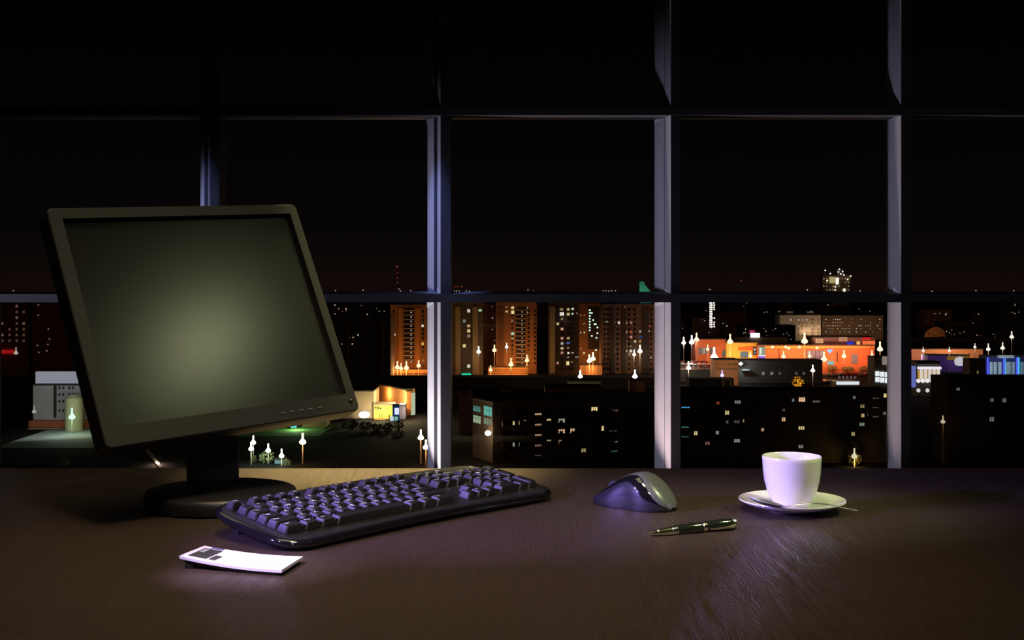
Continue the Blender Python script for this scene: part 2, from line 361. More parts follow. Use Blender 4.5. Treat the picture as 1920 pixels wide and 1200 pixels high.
obj('glossy_rim', MB().loft([koutline(-2.5, -9), koutline(.5, -8), koutline(1.6, -5.5), koutline(.6, -2.5), koutline(-2.5, -.6), koutline(-5, -.2)], cap=False).xf(KM), M_gloss, kb, smooth=True, auto=60)
obj('top_plate', MB().loft([koutline(-5, -.2), koutline(-8, .6), koutline(-11, .9), koutline(-12, .2)]).xf(KM), M_key, kb, smooth=True, auto=50)
for fx in (20, 405): obj('foot', MB().box(fx-9, fx+9, 100, 112, -35, -15).xf(KM), M_plastic, kb)
U = 19.0
keys = []     # x, y, width u, text, height
def row(y, x, seq):
    for t_, w_ in seq: keys.append((x, y, w_*U, t_)); x += w_*U
R = lambda s_: [(c, 1) for c in s_.split()]
row(0, 0, [('Ctrl', 1.5), ('Win', 1.25), ('Alt', 1.25), ('', 6.02), ('AltGr', 1.25), ('Menu', 1.25), ('Ctrl', 1.75)])
row(U, 0, [('Shift', 2.05)] + R('Z X C V B N M , . /') + [('Shift', 2.45)])
row(2*U, 0, [('Caps', 1.6)] + R('A S D F G H J K L ; \'') + [('Enter', 1.9)])
row(3*U, 0, [('Tab', 1.5)] + R('Q W E R T Y U I O P [ ]') + [('\\', 1.0)])
row(4*U, 0, R('` 1 2 3 4 5 6 7 8 9 0 - =') + [('Bksp', 1.5)])
kx = 290
row(0, kx+3, R('< v >'))
row(U, kx+3+U, R('^'))
for j, r_ in enumerate(('Del End PgDn', 'Ins Home PgUp')): row((3+j)*U, kx+3, R(r_))
nx = 356
row(0, nx, [('0', 2), ('.', 1)]); row(U, nx, R('1 2 3')); row(2*U, nx, R('4 5 6')); row(3*U, nx, R('7 8 9')); row(4*U, nx, R('Num / *'))
tall = [(nx+3*U, 0, 'Ent'), (nx+3*U, 2*U, '+')]
row(4*U, nx+3*U, R('-'))
fy = 5*U+7
fk = [('Esc', 0)] + [('F%d' % (i+1), 1.55+i*1.03+(i//4)*.45) for i in range(12)]
make_texts([k[3] for k in keys if k[3]] + [f[0] for f in fk] + ['Ent', '+', 'Prt', 'Scr', 'Brk', 'C', 'M', 'К', 'Р', 'О', 'С', '%'])
capcache = {}
def cap_mesh(w_, d_, h_):
    k = (round(w_, 1), round(d_, 1), h_)
    if k not in capcache:
        def ring(ix, iy0, iy1, z, c=1.6):
            x0, x1, y0, y1 = ix, w_-ix, iy0, d_-iy1
            return [Vector(p) for p in ((x0+c, y0, z), (x1-c, y0, z), (x1, y0+c, z), (x1, y1-c, z), (x1-c, y1, z), (x0+c, y1, z), (x0, y1-c, z), (x0, y0+c, z))]
        mb = MB().loft([ring(.7, .6, .7, -.4, 1.3), ring(1.0, .8, 1.0, 1.2, 1.4), ring(3.5, 1.5, 3.2, h_-.3, 1.4), ring(4.0, 1.9, 3.6, h_, 1.2), ring(5.6, 4.0, 5.6, h_-.3, .8)])
        capcache[k] = mesh('key', mb, M_key, True, auto=38)
    return capcache[k]
leg_cache = {}
def key(x, y, w_, d_, h_, t_):
    o = bpy.data.objects.new('key', cap_mesh(w_, d_, h_)); C.objects.link(o); o.parent = kb
    o.matrix_local = Matrix.Translation(-WL[kb.name]) @ KM @ Matrix.Translation((x, y, 1))
    if t_:
        v, f = TX[t_]; sz = 8.4 if len(t_) == 1 else 5.2
        if t_ not in leg_cache:
            mb = MB(); mb.add([Vector((p.x*sz, p.y*sz*1.0, 0)) for p in v], f)
            leg_cache[t_] = mesh('legend', mb, M_legend)
        l = bpy.data.objects.new('legend', leg_cache[t_]); C.objects.link(l); l.parent = o
        l.location = (7.6 if len(t_) == 1 else min(w_/2, 9.6), d_-7.6, h_+.05)
for x, y, w_, t_ in keys: key(x, y, w_, U, 8.2, t_)
for x, y, t_ in tall: key(x, y, U, 2*U, 8.2, t_)
for t_, u_ in fk: key(u_*U, fy, U*.98, 15.5, 8.5, t_)
for k_, t_ in enumerate(('Prt', 'Scr', 'Brk')): key(kx+3+k_*U, fy-4, U, 15, 7, t_)

# ---- mouse
mc = Vector((.1585, 1.592, .75)); ma = math.radians(142)
ms = thing('computer_mouse', 'dark computer mouse with glossy black band and violet side beside the keyboard', 'mouse', mc)
MX = Matrix.Translation(mc) @ Matrix.Rotation(ma, 4, 'Z')
Lm = .118
def mprof(s):
    # s 0 rear .. 1 front : half width, height
    e = max(0, 1-abs(2*s-1)**2.6)**.5
    wd = (.0335 - .006*s - .0035*math.exp(-((s-.5)/.14)**2)) * e**.8
    hh = (.012 + .031*math.exp(-((s-.40)/.36)**2)) * max(0, 1-abs(2*s-1)**4.2)**.55
    return wd, hh
def msurf(s, v, g=0):
    """v 0 near side bottom .. 1 far side bottom"""
    wd, hh = mprof(s); a = PI*(1-v); c, d = math.cos(a), math.sin(a)
    x = (s-.5)*Lm; sgn = 1 if c >= 0 else -1
    yy = sgn*abs(c)**.62*wd; zz = .0022 + abs(d)**.80*hh
    p = Vector((x, -yy*-1, zz)); p = Vector((x, yy*-1*-1, zz))
    q = Vector((x*(1+g/.06), p.y*(1+g/.03), zz+g*abs(d)))
    return q
def mpatch(v0f, v1f, g, n=30, m=14, s0=.0, s1=1.0):
    v = []; f = []
    for i in range(n+1):
        s = s0+(s1-s0)*i/n; s_ = .5-.5*math.cos(PI*s) if (s0 == 0 and s1 == 1) else s
        s_ = min(max(s_, .002), .998)
        for j in range(m+1):
            t = j/m; vv = v0f(s_)+(v1f(s_)-v0f(s_))*t; v.append(msurf(s_, vv, g))
    for i in range(n):
        for j in range(m): a = i*(m+1)+j; f.append((a, a+1, a+m+2, a+m+1))
    return MB().add(v, f).xf(MX)
# the y sign: heading 142 deg, its left (+y local) faces the camera, so near side = +y
sm3 = lambda t: (lambda u: u*u*(3-2*u))(min(max(t, 0), 1))
bandlo = lambda s: 1-(.10+.17*sm3((s-.20)/.30)); bandhi = lambda s: 1-(.12+.27*sm3((s-.04)/.34))
sk = lambda s: 1-.085
obj('side_panel', mpatch(bandlo, sk, .0003), M_mviolet, ms, smooth=True, auto=80)
obj('glossy_band', mpatch(bandhi, bandlo, .0001), M_gloss, ms, smooth=True, auto=80)
obj('top_shell', mpatch(lambda s: .14, bandhi, .0004), M_mtop, ms, smooth=True, auto=80)
obj('far_side', mpatch(lambda s: .0, lambda s: .14, .0), M_gloss, ms, smooth=True, auto=80)
obj('rubber_rim', mpatch(sk, lambda s: 1.0, .0), M_plastic, ms, smooth=True, auto=80)
rg = [[MX @ Vector(((s-.5)*Lm*.985, sg*mprof(min(max(s, .01), .99))[0]*.97, z)) for s, sg in [(k/20, 1) for k in range(21)] + [(1-k/20, -1) for k in range(1, 20)]] for z in (.0005, .0045)]
obj('base', MB().loft(rg), M_plastic, ms)
mb = MB().lathe([(0, -.004), (.0075, -.004), (.0085, -.002), (.0085, .002), (.0075, .004), (0, .004)], 20, MX @ Matrix.Translation((.030, 0, .0225)) @ Matrix.Rotation(PI/2, 4, 'X')); obj('scroll_wheel', mb, M_plastic, ms, smooth=True)

# ---- calculator: a thin bowed sheet
cl = [desk(336, 1048, .7595), desk(383, 1027, .7605), desk(568.5, 1045, .7555), desk(528.5, 1070.5, .7555)]   # near-left, far-left, far-right, near-right
calc = thing('calculator', 'slim bowed white and silver pocket calculator glowing under a violet light, before the keyboard', 'calculator', Vector((-.28, 1.25, .75)))
def cpt(u, v, h=0):
    a = cl[0].lerp(cl[3], u); b = cl[1].lerp(cl[2], u); p = a.lerp(b, v).copy(); p.z = .7555 + (.0062)*(1-u)**1.7*1.0 - .0012*math.sin(PI*u) + h
    return p
def csheet(u0, u1, v0, v1, h0, h1, n=12):
    rings = []
    for i in range(n+1):
        u = u0+(u1-u0)*i/n; rings.append([cpt(u, v0, h0), cpt(u, v1, h0), cpt(u, v1, h1), cpt(u, v0, h1)])
    return MB().loft(rings)
obj('body', csheet(0, 1, 0, 1, -.0022, .0012), M_cal, calc, bevel=.0004)
obj('back_shell', csheet(.04, .97, .04, .96, -.0052, -.0022), M_plastic, calc)
dsp = obj('display', csheet(.06, .235, .12, .80, .0012, .0018, 3), M_lcd, calc)
obj('display_glint', csheet(.075, .12, .50, .74, .0018, .0020, 1), mat('lcd_glint', (.35, .38, .35), .2), dsp)  # pale patch, a glint put into the display's colour
obj('solar_panel', csheet(.10, .22, .86, .97, .0012, .0017, 2), mat('solar_cells', (.16, .13, .22), .25), calc)
obj('on_key', csheet(.265, .32, .12, .42, .0012, .0022, 2), M_lcd, calc)
for i in range(7):
    for j in range(4):
        u = .375+i*.083; v = .10+j*.215
        k = obj('calculator_key', csheet(u, u+.060, v, v+.16, .0012, .0015, 1), mat('calc_key_white', (.80, .78, .84), .35), calc)
        obj('key_mark', csheet(u+.024, u+.034, v+.065, v+.10, .0015, .0016, 1), mat('calc_key_ink', (.12, .12, .14), .5), k)
for (u, v) in ((.08, .1), (.08, .85)): p = cpt(u, v, -.0052); obj('foot', MB().box(p.x-.004, p.x+.004, p.y-.003, p.y+.003, .7502, p.z+.0005), M_plastic, calc)

# ---- pen
t0 = desk(1208, 1001.5, .7535); t1 = desk(1379, 981, .7565)
ax = (t1-t0); Lp = ax.length; q = ax.normalized().to_track_quat('Z', 'Y').to_matrix().to_4x4(); PM = Matrix.Translation(t0) @ q
pen = thing('pen', 'black lacquered ballpoint pen with pale gold tip, ring and clip lying on the desk', 'pen', Vector((t0.x, t0.y, .75)))
def seg(nm, prof, m): return obj(nm, MB().lathe([(r/1000, z*Lp) for r, z in prof], 32, PM), m, pen, smooth=True, auto=35)
seg('point', [(0, 0), (.5, .003), (.6, .02), (.9, .028)], M_steel)
seg('tip', [(.8, .025), (2.5, .085), (3.4, .12), (3.5, .135)], M_brass)
seg('collar', [(3.3, .13), (3.9, .137), (3.9, .152), (3.5, .158)], M_brass)
seg('grip', [(3.6, .155), (4.3, .20), (4.9, .27), (5.0, .29)], M_brass)
seg('grip_ring', [(4.8, .285), (5.6, .29), (5.6, .305), (5.1, .31), (5.1, .32), (5.8, .325), (5.9, .345), (5.3, .352)], M_brass)
seg('barrel', [(5.4, .35), (6.0, .37), (6.3, .45), (6.1, .58), (5.5, .625)], M_pen)
seg('centre_ring', [(5.4, .62), (6.4, .625), (6.5, .645), (6.2, .65), (6.2, .66), (5.5, .665)], M_brass)
seg('cap', [(5.6, .66), (6.2, .67), (6.7, .80), (6.6, .92), (5.9, .965)], M_pen)
seg('end_ring', [(5.7, .955), (6.3, .962), (6.2, .985), (5, .995), (0, 1.0)], M_steel)
# clip on the side facing the camera
cm = MB(); rings = []
for k in range(9):
    z = .69+.28*k/8; off = 8.0 if 0 < k < 8 else 6.4
    w_ = .8+.9*k/8
    side = (PM.to_3x3().inverted() @ Vector((.15, -1, -.25))); side.z = 0; side.normalize(); tn = Vector((-side.y, side.x, 0))
    c0 = side*off/1000; rings.append([PM @ (c0+tn*w_/1000+Vector((0, 0, z*Lp))), PM @ (c0-tn*w_/1000+Vector((0, 0, z*Lp))), PM @ (c0-tn*w_/1000-side*.0012+Vector((0, 0, z*Lp))), PM @ (c0+tn*w_/1000-side*.0012+Vector((0, 0, z*Lp)))])
obj('clip', MB().loft(rings), M_brass, pen, smooth=True, auto=40)

# ---- saucer, cup, spoon
sc_ = desk(1485, 937, .7635); sxy = Vector((sc_.x, sc_.y, .75))
sau = tag(obj('saucer', MB().lathe([(0, .7525), (.024, .7525), (.026, .7502), (.031, .7502), (.033, .7525), (.050, .7565), (.0640, .7612), (.0672, .7638), (.0668, .7650), (.0640, .7640), (.050, .7592), (.034, .7560), (.026, .7552), (0, .7552)], 96, Matrix.Translation((sc_.x, sc_.y, 0))), M_china, None, True, loc=sxy, auto=60), 'round white porcelain saucer under the coffee cup', 'saucer')
cup_out = [(0, .7565), (.0190, .7562), (.0205, .7558), (.0215, .7575), (.0262, .7650), (.0312, .7760), (.0345, .7875), (.0362, .8000), (.0370, .8140), (.0372, .8185), (.0366, .8196), (.0356, .8185), (.0352, .8100), (.0344, .7980), (.0325, .7870), (.0290, .7760), (.0235, .7665), (.0120, .7612), (0, .7605)]
tag(obj('coffee_cup', MB().lathe(cup_out, 96, Matrix.Translation((sc_.x-.0003, sc_.y, 0))), M_china, None, True, loc=(sc_.x, sc_.y, .7555), auto=60), 'plain white porcelain coffee cup standing on the white saucer', 'cup')
spn = thing('teaspoon', 'steel teaspoon resting across the front of the white saucer', 'spoon', Vector((sc_.x, sc_.y-.04, .757)))
hp = [(P(1470, 951, 1.497)), P(1480, 948.5, 1.494), P(1500, 944.5, 1.490), P(1525, 943, 1.487), P(1545, 944.5, 1.485), P(1570, 949, 1.484), P(1595, 954.5, 1.483), P(1612, 957.5, 1.482)]
rings = []
for k, p in enumerate(hp):
    wv = [.0022, .0022, .0024, .0029, .0034, .0040, .0046, .0036][k]; th = .0012
    rings.append([p+Vector((0, -wv, -th*.3)), p+Vector((0, 0, -th)), p+Vector((0, wv, -th*.3)), p+Vector((0, 0, th))])
obj('handle', MB().loft(rings), M_steel, spn, smooth=True, auto=80, sub=1)
b0, b1 = P(1405, 934, 1.512), P(1472, 951, 1.497)
bd = (b1-b0); bl = bd.length; bd.normalize(); bs = Vector((-bd.y, bd.x, 0)).normalized(); bu = bd.cross(bs); bu = bu if bu.z > 0 else -bu
v = []; f = []
n, m = 16, 12
for lay in (0, 1):
    for i in range(n+1):
        s = i/n; hw = .0125*math.sin(PI*min(1, s*.985+.008))**.55*(1-.35*s)
        if s > .9: hw = max(hw, .0018)
        for j in range(m+1):
            t = 2*j/m-1; dep = .0042*(1-t*t)*math.sin(PI*min(s, 1))**.8
            v.append(b0+bd*bl*s+bs*hw*t-bu*(dep+lay*.0007)+bu*.0012)
for i in range(n):
    for j in range(m):
        a = i*(m+1)+j; f.append((a, a+1, a+m+2, a+m+1)); b_ = a+(n+1)*(m+1); f.append((b_+m+1, b_+m+2, b_+1, b_))
obj('bowl', MB().add(v, f), M_steel, spn, smooth=True, auto=80)

# ================================================================== THE CITY
M_asph = mat('asphalt', (.008, .007, .0065), .95, spec=.1, noise=.3, nscale=.05)
struct('ground', MB().box(-2500, 2500, 60, 4200, GZ-1, GZ), M_asph)
TONE = {
 'y': (1, .80, .34), 'w': (1, .93, .78), 'o': (1, .47, .14), 'p': (1, .60, .36), 'g': (.72, .95, .62), 'r': (1, .16, .07), 'b': (.2, .3, 1), 't': (.25, .9, .75), 'n': (.75, .78, .75), 'k': (1, .45, .35), 'c': (.1, .5, 1)}
def tone(s_):
    """'y9' -> warm yellow at 0.9"""
    return lit_window(TONE[s_[0]], int(s_[1:])/10*.9)
wincache = {}
M_frame = mat('window_frame_dark', (.10, .085, .07), .6)
def win_mesh(w_, h_, m, n):
    k = (round(w_, 1), round(h_, 1), m.name, n)
    if k not in wincache:
        mb = MB(); w2 = w_/2
        mb.box(-w2, w2, -.12, .1, -h_/2, h_/2, 0)
        pw_ = w_/n
        for i in range(n):
            mb.box(-w2+i*pw_+.10, -w2+(i+1)*pw_-.10, -.17, -.11, -h_/2+.10, h_/2-.10, 1)
        wincache[k] = mesh('window', mb, [M_frame, m])
    return wincache[k]
framecache = {}
def frame_mesh(w_, h_, n):
    k = (round(w_, 1), round(h_, 1), n)
    if k not in framecache:
        mb = MB(); w2, h2 = w_/2, h_/2
        mb.box(-w2, w2, -.1, .1, h2-.12, h2); mb.box(-w2, w2, -.2, .1, -h2, -h2+.12)
        for i in range(n+1): x = -w2+i*w_/n; mb.box(x-.07, x+.07, -.12, .1, -h2, h2)
        framecache[k] = mesh('window', mb, M_frame)
    return framecache[k]
panecache = {}
def pane_mesh(w_, h_, m):
    k = (round(w_, 1), round(h_, 1), m.name)
    if k not in panecache: panecache[k] = mesh('pane', MB().box(-w_/2, w_/2, -.04, .0, -h_/2, h_/2), m)
    return panecache[k]
class Bld:
    def __init__(s, name, label, cat, foot, ztop, m, group=None, roofm=None, z0=GZ, parapet=.5):
        s.foot = [Vector((x, y)) for x, y in foot]; c = sum(s.foot, Vector((0, 0)))/len(foot); s.ztop = ztop
        s.root = thing(name, label, cat, (c.x, c.y, z0), group)
        s.wall = obj('wall', MB().prism(foot, z0, ztop), m, s.root)
        big = [(c.x+(x-c.x)*1.002, c.y+(y-c.y)*1.002) for x, y in foot]
        s.roof = obj('roof', MB().prism(big, ztop, ztop+parapet), roofm or mat('tar_roof', (.05, .045, .04), .9), s.root)
    def pt(s, i, px, py, off=0):
        A, B = s.foot[i], s.foot[(i+1) % len(s.foot)]; d = (B-A); n = Vector((d.y, -d.x)).normalized()
        r = Vector(((px-CX)/F, 1)); t = (A+n*off).dot(n)/r.dot(n)
        return Vector((r.x*t, t, CZ-(py-HY)/F*t)), math.atan2(d.y, d.x)
    def win(s, i, x0, y0, x1, y1, m, n=1, fine=False):
        a, rz = s.pt(i, x0, y1); b, _ = s.pt(i, x1, y0); c = (a+b)/2; c.z = (s.pt(i, x0, y0)[0].z + a.z + b.z + s.pt(i, x1, y1)[0].z)/4
        w_ = (b.xy-a.xy).length; h_ = abs(b.z-a.z)
        if not fine: return inst('window', win_mesh(w_, h_, m, n), s.root, c, rz)
        o = inst('window', frame_mesh(w_, h_, n), s.root, c, rz)
        for k in range(n):
            q = bpy.data.objects.new('pane', pane_mesh(w_/n-.1, h_-.2, m)); C.objects.link(q); q.parent = o; q.location = ((k+.5)*w_/n-w_/2, 0, 0)
        return o
    def slab(s, name, i, x0, y0, x1, y1, m, out=1.0, deep=0.0):
        a, rz = s.pt(i, x0, y1); b, _ = s.pt(i, x1, y0); c = (a+b)/2; w_ = (b.xy-a.xy).length; h_ = abs(b.z-a.z)
        mb = MB().box(-w_/2, w_/2, -out, deep, -h_/2, h_/2, M=Matrix.Translation(c) @ Matrix.Rotation(rz, 4, 'Z'))
        return obj(name, mb, m, s.root)
    def text(s, name, i, t_, px, py, hpx, m, out=.3, wide=1):
        make_texts([t_]); c, rz = s.pt(i, px, py, out); sz = hpx/F*c.y/.7; v, f = TX[t_]
        M_ = Matrix.Translation(c) @ Matrix.Rotation(rz, 4, 'Z') @ Matrix.Rotation(PI/2, 4, 'X')
        return obj(name, MB().add([M_ @ Vector((p.x*sz*wide, p.y*sz, 0)) for p in v], f), m, s.root)
    def dark(s, i, xs, ys, wpx, hpx, skip=(), m=None):
        """small unlit windows, too small to pick apart: one part"""
        mb = MB()
        for x in xs:
            for y in ys:
                c, rz = s.pt(i, x, y); w_ = wpx/F*c.y/2; h_ = hpx/F*c.y/2
                mb.box(-w_, w_, -.12, .1, -h_, h_, M=Matrix.Translation(c) @ Matrix.Rotation(rz, 4, 'Z'))
        if mb.v: stuff(obj('dark_windows', mb, m or mat('unlit_glass', (.012, .012, .013), .2), s.root))
def rect(px0, px1, D, dep): return [((px0-CX)/F*D, D), ((px1-CX)/F*D, D), ((px1-CX)/F*D, D+dep), ((px0-CX)/F*D, D+dep)]
ztop = lambda py, D: CZ-(py-HY)/F*D
def bld(name, label, cat, px0, px1, py, D, dep, m, **k): return Bld(name, label, cat, rect(px0, px1, D, dep), ztop(py, D), m, **k)
def fr(a, off, sc): return lambda x, y: (off[0]+x/sc, off[1]+y/sc)
def wins(b, i, off, sc, L, fine=False, npan=None):
    for x0, y0, x1, y1, t_ in L:
        n = npan or (3 if (x1-x0)/sc > 11 else 2 if (x1-x0)/sc > 6.5 else 1)
        b.win(i, off[0]+x0/sc, off[1]+y0/sc, off[0]+x1/sc, off[1]+y1/sc, tone(t_), n, fine)
brick = mat('orange_brown_brick', (.30, .15, .075), .9, noise=.25, nscale=.6)
brown = mat('brown_panel', (.17, .09, .055), .9, noise=.2, nscale=.3)
dgrey = mat('dark_concrete', (.10, .085, .07), .9, noise=.2, nscale=.3)
beige = mat('beige_panel', (.42, .36, .27), .9, noise=.15, nscale=.2)
pale = mat('pale_plaster', (.55, .54, .52), .85, noise=.1, nscale=.2)
slabm = mat('balcony_white', (.5, .42, .36), .8)
black = mat('black_brown', (.05, .035, .03), .9, noise=.2, nscale=.3)

# ---- near apartment block, centre
zr = ztop(757, 354); C0 = ((924-CX)/F*354, 354); C1 = ((886-CX)/F*367, 367); C2 = ((1236-CX)/F*374, 374)
near = Bld('apartment_block', 'near dark apartment block with teal lit windows and lamp on its end wall', 'building', [C1, C0, C2, (C2[0]+1, 388), (C1[0]+2, 384)], zr, dgrey, roofm=mat('roof_felt_light', (.16, .14, .12), .9))
o5, s5 = (830, 700), 4.683
wins(near, 0, o5, s5, [(270,292,335,332,'t3'),(362,295,435,368,'t6'),(270,376,338,432,'g5'),(362,400,434,445,'g3')], True)
wins(near, 1, o5, s5, [(522,420,562,465,'p9'),(613,415,675,458,'y8'),(708,408,735,450,'y9'),(808,345,868,370,'p8'),(808,438,868,462,'p5'),(808,530,868,553,'p5'),(808,620,868,645,'k3'),(808,712,868,730,'n1'),(912,395,952,440,'y9'),(1015,393,1073,438,'g5'),(1015,487,1073,530,'p9'),(1118,480,1160,527,'p9'),(912,578,952,620,'y4'),(1015,580,1045,622,'p3'),(1303,290,1360,335,'y11'),(1393,458,1416,508,'y9'),(1480,315,1538,338,'k2'),(1215,655,1258,702,'y4'),(1303,742,1355,785,'n2'),(1480,590,1535,612,'n3'),(1480,672,1535,692,'t2'),(520,605,555,640,'r1'),(613,602,675,645,'n4'),(525,698,562,710,'n4'),(1460,497,1530,515,'n1')], True)
near.dark(1, [946, 969, 984, 1029, 1052, 1074, 1094, 1114, 1131, 1149, 1172, 1193, 1212], [774, 793.5, 813, 832, 852], 8, 9.5)
for k in range(6): near.slab('roof_hatch', 1, 968+k*42, 741.5, 976+k*42, 749, dgrey, out=-3, deep=6)
p, _ = near.pt(0, 915, 812, 1.2)
obj('wall_lamp', MB().lathe([(0, -.9), (.8, -.4), (.9, .3), (0, .9)], 10, Matrix.Translation(p)), glow((1, .8, .55), 6), near.root)
light('POINT', 'wall_lamp_light', p+Vector((-1.2, -1.5, .5)), (1, .45, .2), 700, size=.5)
light('POINT', 'end_wall_light', Vector(P(893, 800, 352)), (.9, .65, .45), 900, size=.6)
# ---- near apartment block, right
blk2 = bld('apartment_block', 'long near dark apartment block behind the cup, its lit windows scattered', 'building', 1262, 1672, 736, 354, 14, black)
o8, s8 = (1260, 690), 4.571
wins(blk2, 0, o8, s8, [(80,328,152,346,'c9'),(80,497,145,515,'t2'),(80,580,145,598,'t1'),(380,285,408,315,'r3'),(535,275,590,308,'n3'),(453,362,490,402,'y8'),(460,445,485,478,'n1'),(530,445,580,475,'n1'),(605,435,620,470,'y3'),(187,538,220,578,'y8'),(373,535,403,572,'n4'),(283,628,325,660,'k2'),(530,605,583,640,'n4'),(762,510,790,545,'p5'),(940,420,972,460,'p9'),(945,345,970,375,'n1'),(1025,258,1050,292,'n2'),(1085,248,1142,292,'p11'),(1205,275,1268,298,'n2'),(1083,495,1135,532,'y8'),(1083,655,1125,690,'n3'),(1083,735,1125,755,'n2'),(1537,545,1568,585,'y5'),(1548,235,1575,268,'n2'),(1612,310,1650,345,'y3'),(1620,388,1650,425,'y7'),(1605,465,1650,498,'g3'),(1812,215,1840,255,'y9'),(1808,372,1835,402,'n2'),(1718,250,1772,268,'n1'),(1718,330,1772,346,'n1'),(1718,408,1772,425,'n1'),(1673,380,1683,415,'n1')], True)
# ---- near dark block, far right
blk3 = bld('apartment_block', 'near black apartment block at the right edge with four dim windows', 'building', 1776, 1990, 712, 354, 14, black)
for x0, y0, x1, y1 in ((1793,726,1800,733),(1856,746,1863,754),(1879,746,1887,755),(1855,781,1864,791)): blk3.win(0, x0, y0, x1, y1, tone('n2'), 2, True)

# ---- towers of the middle distance
o3, s3 = (830, 540), 6.667
tB = bld('tower_block', 'dark tower block with pale window stacks and a green sign at its foot', 'building', 846, 905, 567, 690, 22, dgrey)
for x0, x1 in ((854, 863.5), (886, 896)): tB.slab('window_bay', 0, x0, 575, x1, 702, mat('olive_bay', (.30, .26, .17), .9), .8)
ys = [582.5+9.35*k for k in range(13)]
wins(tB, 0, o3, s3, [(305,262,345,308,'w8'),(385,262,425,302,'w7'),(447,262,490,295,'g7'),(165,390,218,428,'g8'),(250,392,290,432,'n3'),(165,455,212,490,'n4'),(305,455,345,492,'p7'),(385,455,432,495,'p8'),(305,515,345,558,'y9'),(385,515,430,555,'p7'),(305,580,345,618,'p4'),(168,702,212,742,'y7'),(250,702,290,745,'y9'),(305,955,345,998,'w9'),(385,950,435,992,'y9')])
tB.dark(0, [858.7, 891], [y for y in ys], 5.5, 5); tB.slab('shop_sign', 0, 866, 700, 883, 706, glow((.02, .75, .4), .8), 1.5)
midt = bld('tower_block', 'unlit brown tower between the dark tower and the brick tower with balconies', 'building', 905, 930, 570, 720, 20, brown)
wins(midt, 0, o3, s3, [(612,225,625,238,'w5'),(612,366,630,382,'w8'),(612,512,630,525,'n5'),(640,648,655,662,'n4')])
tC = bld('tower_block', 'brown brick tower with white balcony stack in the centre pane', 'building', 930, 1006, 567, 700, 20, brick)
tC.slab('centre_recess', 0, 967, 580, 985, 690, black, .05)
for k in range(13):
    tC.slab('balcony_slab', 0, 967, 580.5+8.1*k, 985, 582+8.1*k, slabm, 1.6)
    p, _ = tC.pt(0, 978.8, 585+8.1*k, 1.7); inst('stair_lamp', pane_mesh(.35, .7, glow((1, .85, .7), .9)), tC.root, p)
tC.slab('dark_stack', 0, 934, 575, 945, 690, brown, .4)
wins(tC, 0, o3, s3, [(855,228,893,265,'y9'),(855,280,895,328,'y11'),(780,228,820,250,'k3'),(780,278,820,308,'y5'),(735,278,760,305,'y3'),(855,390,880,430,'p3'),(853,550,895,590,'g8'),(857,615,887,645,'p6'),(700,815,762,850,'y12'),(1052,232,1064,262,'n5'),(1052,290,1064,325,'n5')])
tC.dark(0, [960.5, 991, 1003], [583+8.1*k for k in range(13)], 3.4, 4.5)
o4, s4 = (1030, 510), 5.714
tD = bld('tower_block', 'dark tower with the most lit windows, right of the brick balcony tower', 'building', 1030, 1086, 568, 684, 22, black)
wins(tD, 0, o4, s4, [(110,385,150,415,'y3'),(110,430,158,470,'w11'),(185,385,220,415,'y5'),(235,382,265,408,'g9'),(185,435,220,468,'y7'),(235,435,260,460,'g7'),(15,488,45,512,'y5'),(10,540,52,578,'y8'),(75,540,105,570,'y7'),(120,490,150,515,'y2'),(120,595,152,625,'p7'),(120,695,152,725,'k7'),(185,695,220,722,'y5'),(10,755,45,782,'p5'),(120,750,152,780,'w5'),(182,748,222,775,'b5'),(120,803,152,832,'y8'),(185,800,215,825,'k3'),(120,850,152,878,'k6'),(190,855,218,880,'w9'),(235,855,262,875,'n5'),(185,905,215,922,'n3'),(275,900,315,920,'n3'),(10,1010,45,1050,'w11'),(75,960,103,990,'k6'),(180,955,215,1000,'y11'),(232,958,250,975,'y5'),(290,430,302,455,'w5')])
tD.slab('window_bay', 0, 1031, 575, 1041, 700, mat('olive_bay', (.30, .26, .17), .9), .6); tD.dark(0, [1036, 1053.5, 1066, 1073], [579.5+9.3*k for k in range(13)], 4.5, 5)
tE = bld('tower_block', 'brick tower with strings of green-white lights on its dark recess', 'building', 1086, 1129, 569, 735, 20, brick)
tE.slab('dark_recess', 0, 1102, 575, 1124, 655, black, .3)
for x, y in [(433,408+31*k) for k in range(8)] + [(455,440),(515,655),(505,705),(485,560),(515,595),(470,515),(455,685),(500,835),(497,560)]:
    p, _ = tE.pt(0, 1030+x/s4, 510+y/s4, .5); inst('light_bulb', pane_mesh(.8, .8, glow((.6, 1, .8), 2.2)), tE.root, p)
wins(tE, 0, o4, s4, [(365,450,385,470,'r4'),(330,450,342,475,'k5'),(362,545,382,562,'p4'),(365,635,385,660,'y5'),(330,635,342,662,'w6'),(545,410,560,430,'k6'),(545,500,560,520,'r6'),(330,810,342,832,'o8'),(360,855,382,880,'y9')])
tF = bld('tower_block', 'broad brown tower block beside the mullion right of centre, dark red window stacks', 'building', 1129, 1236, 571, 700, 22, brown)
for x0, x1 in ((1145, 1152), (1166, 1174), (1204, 1216)): tF.slab('balcony_stack', 0, x0, 576, x1, 700, black, .8)
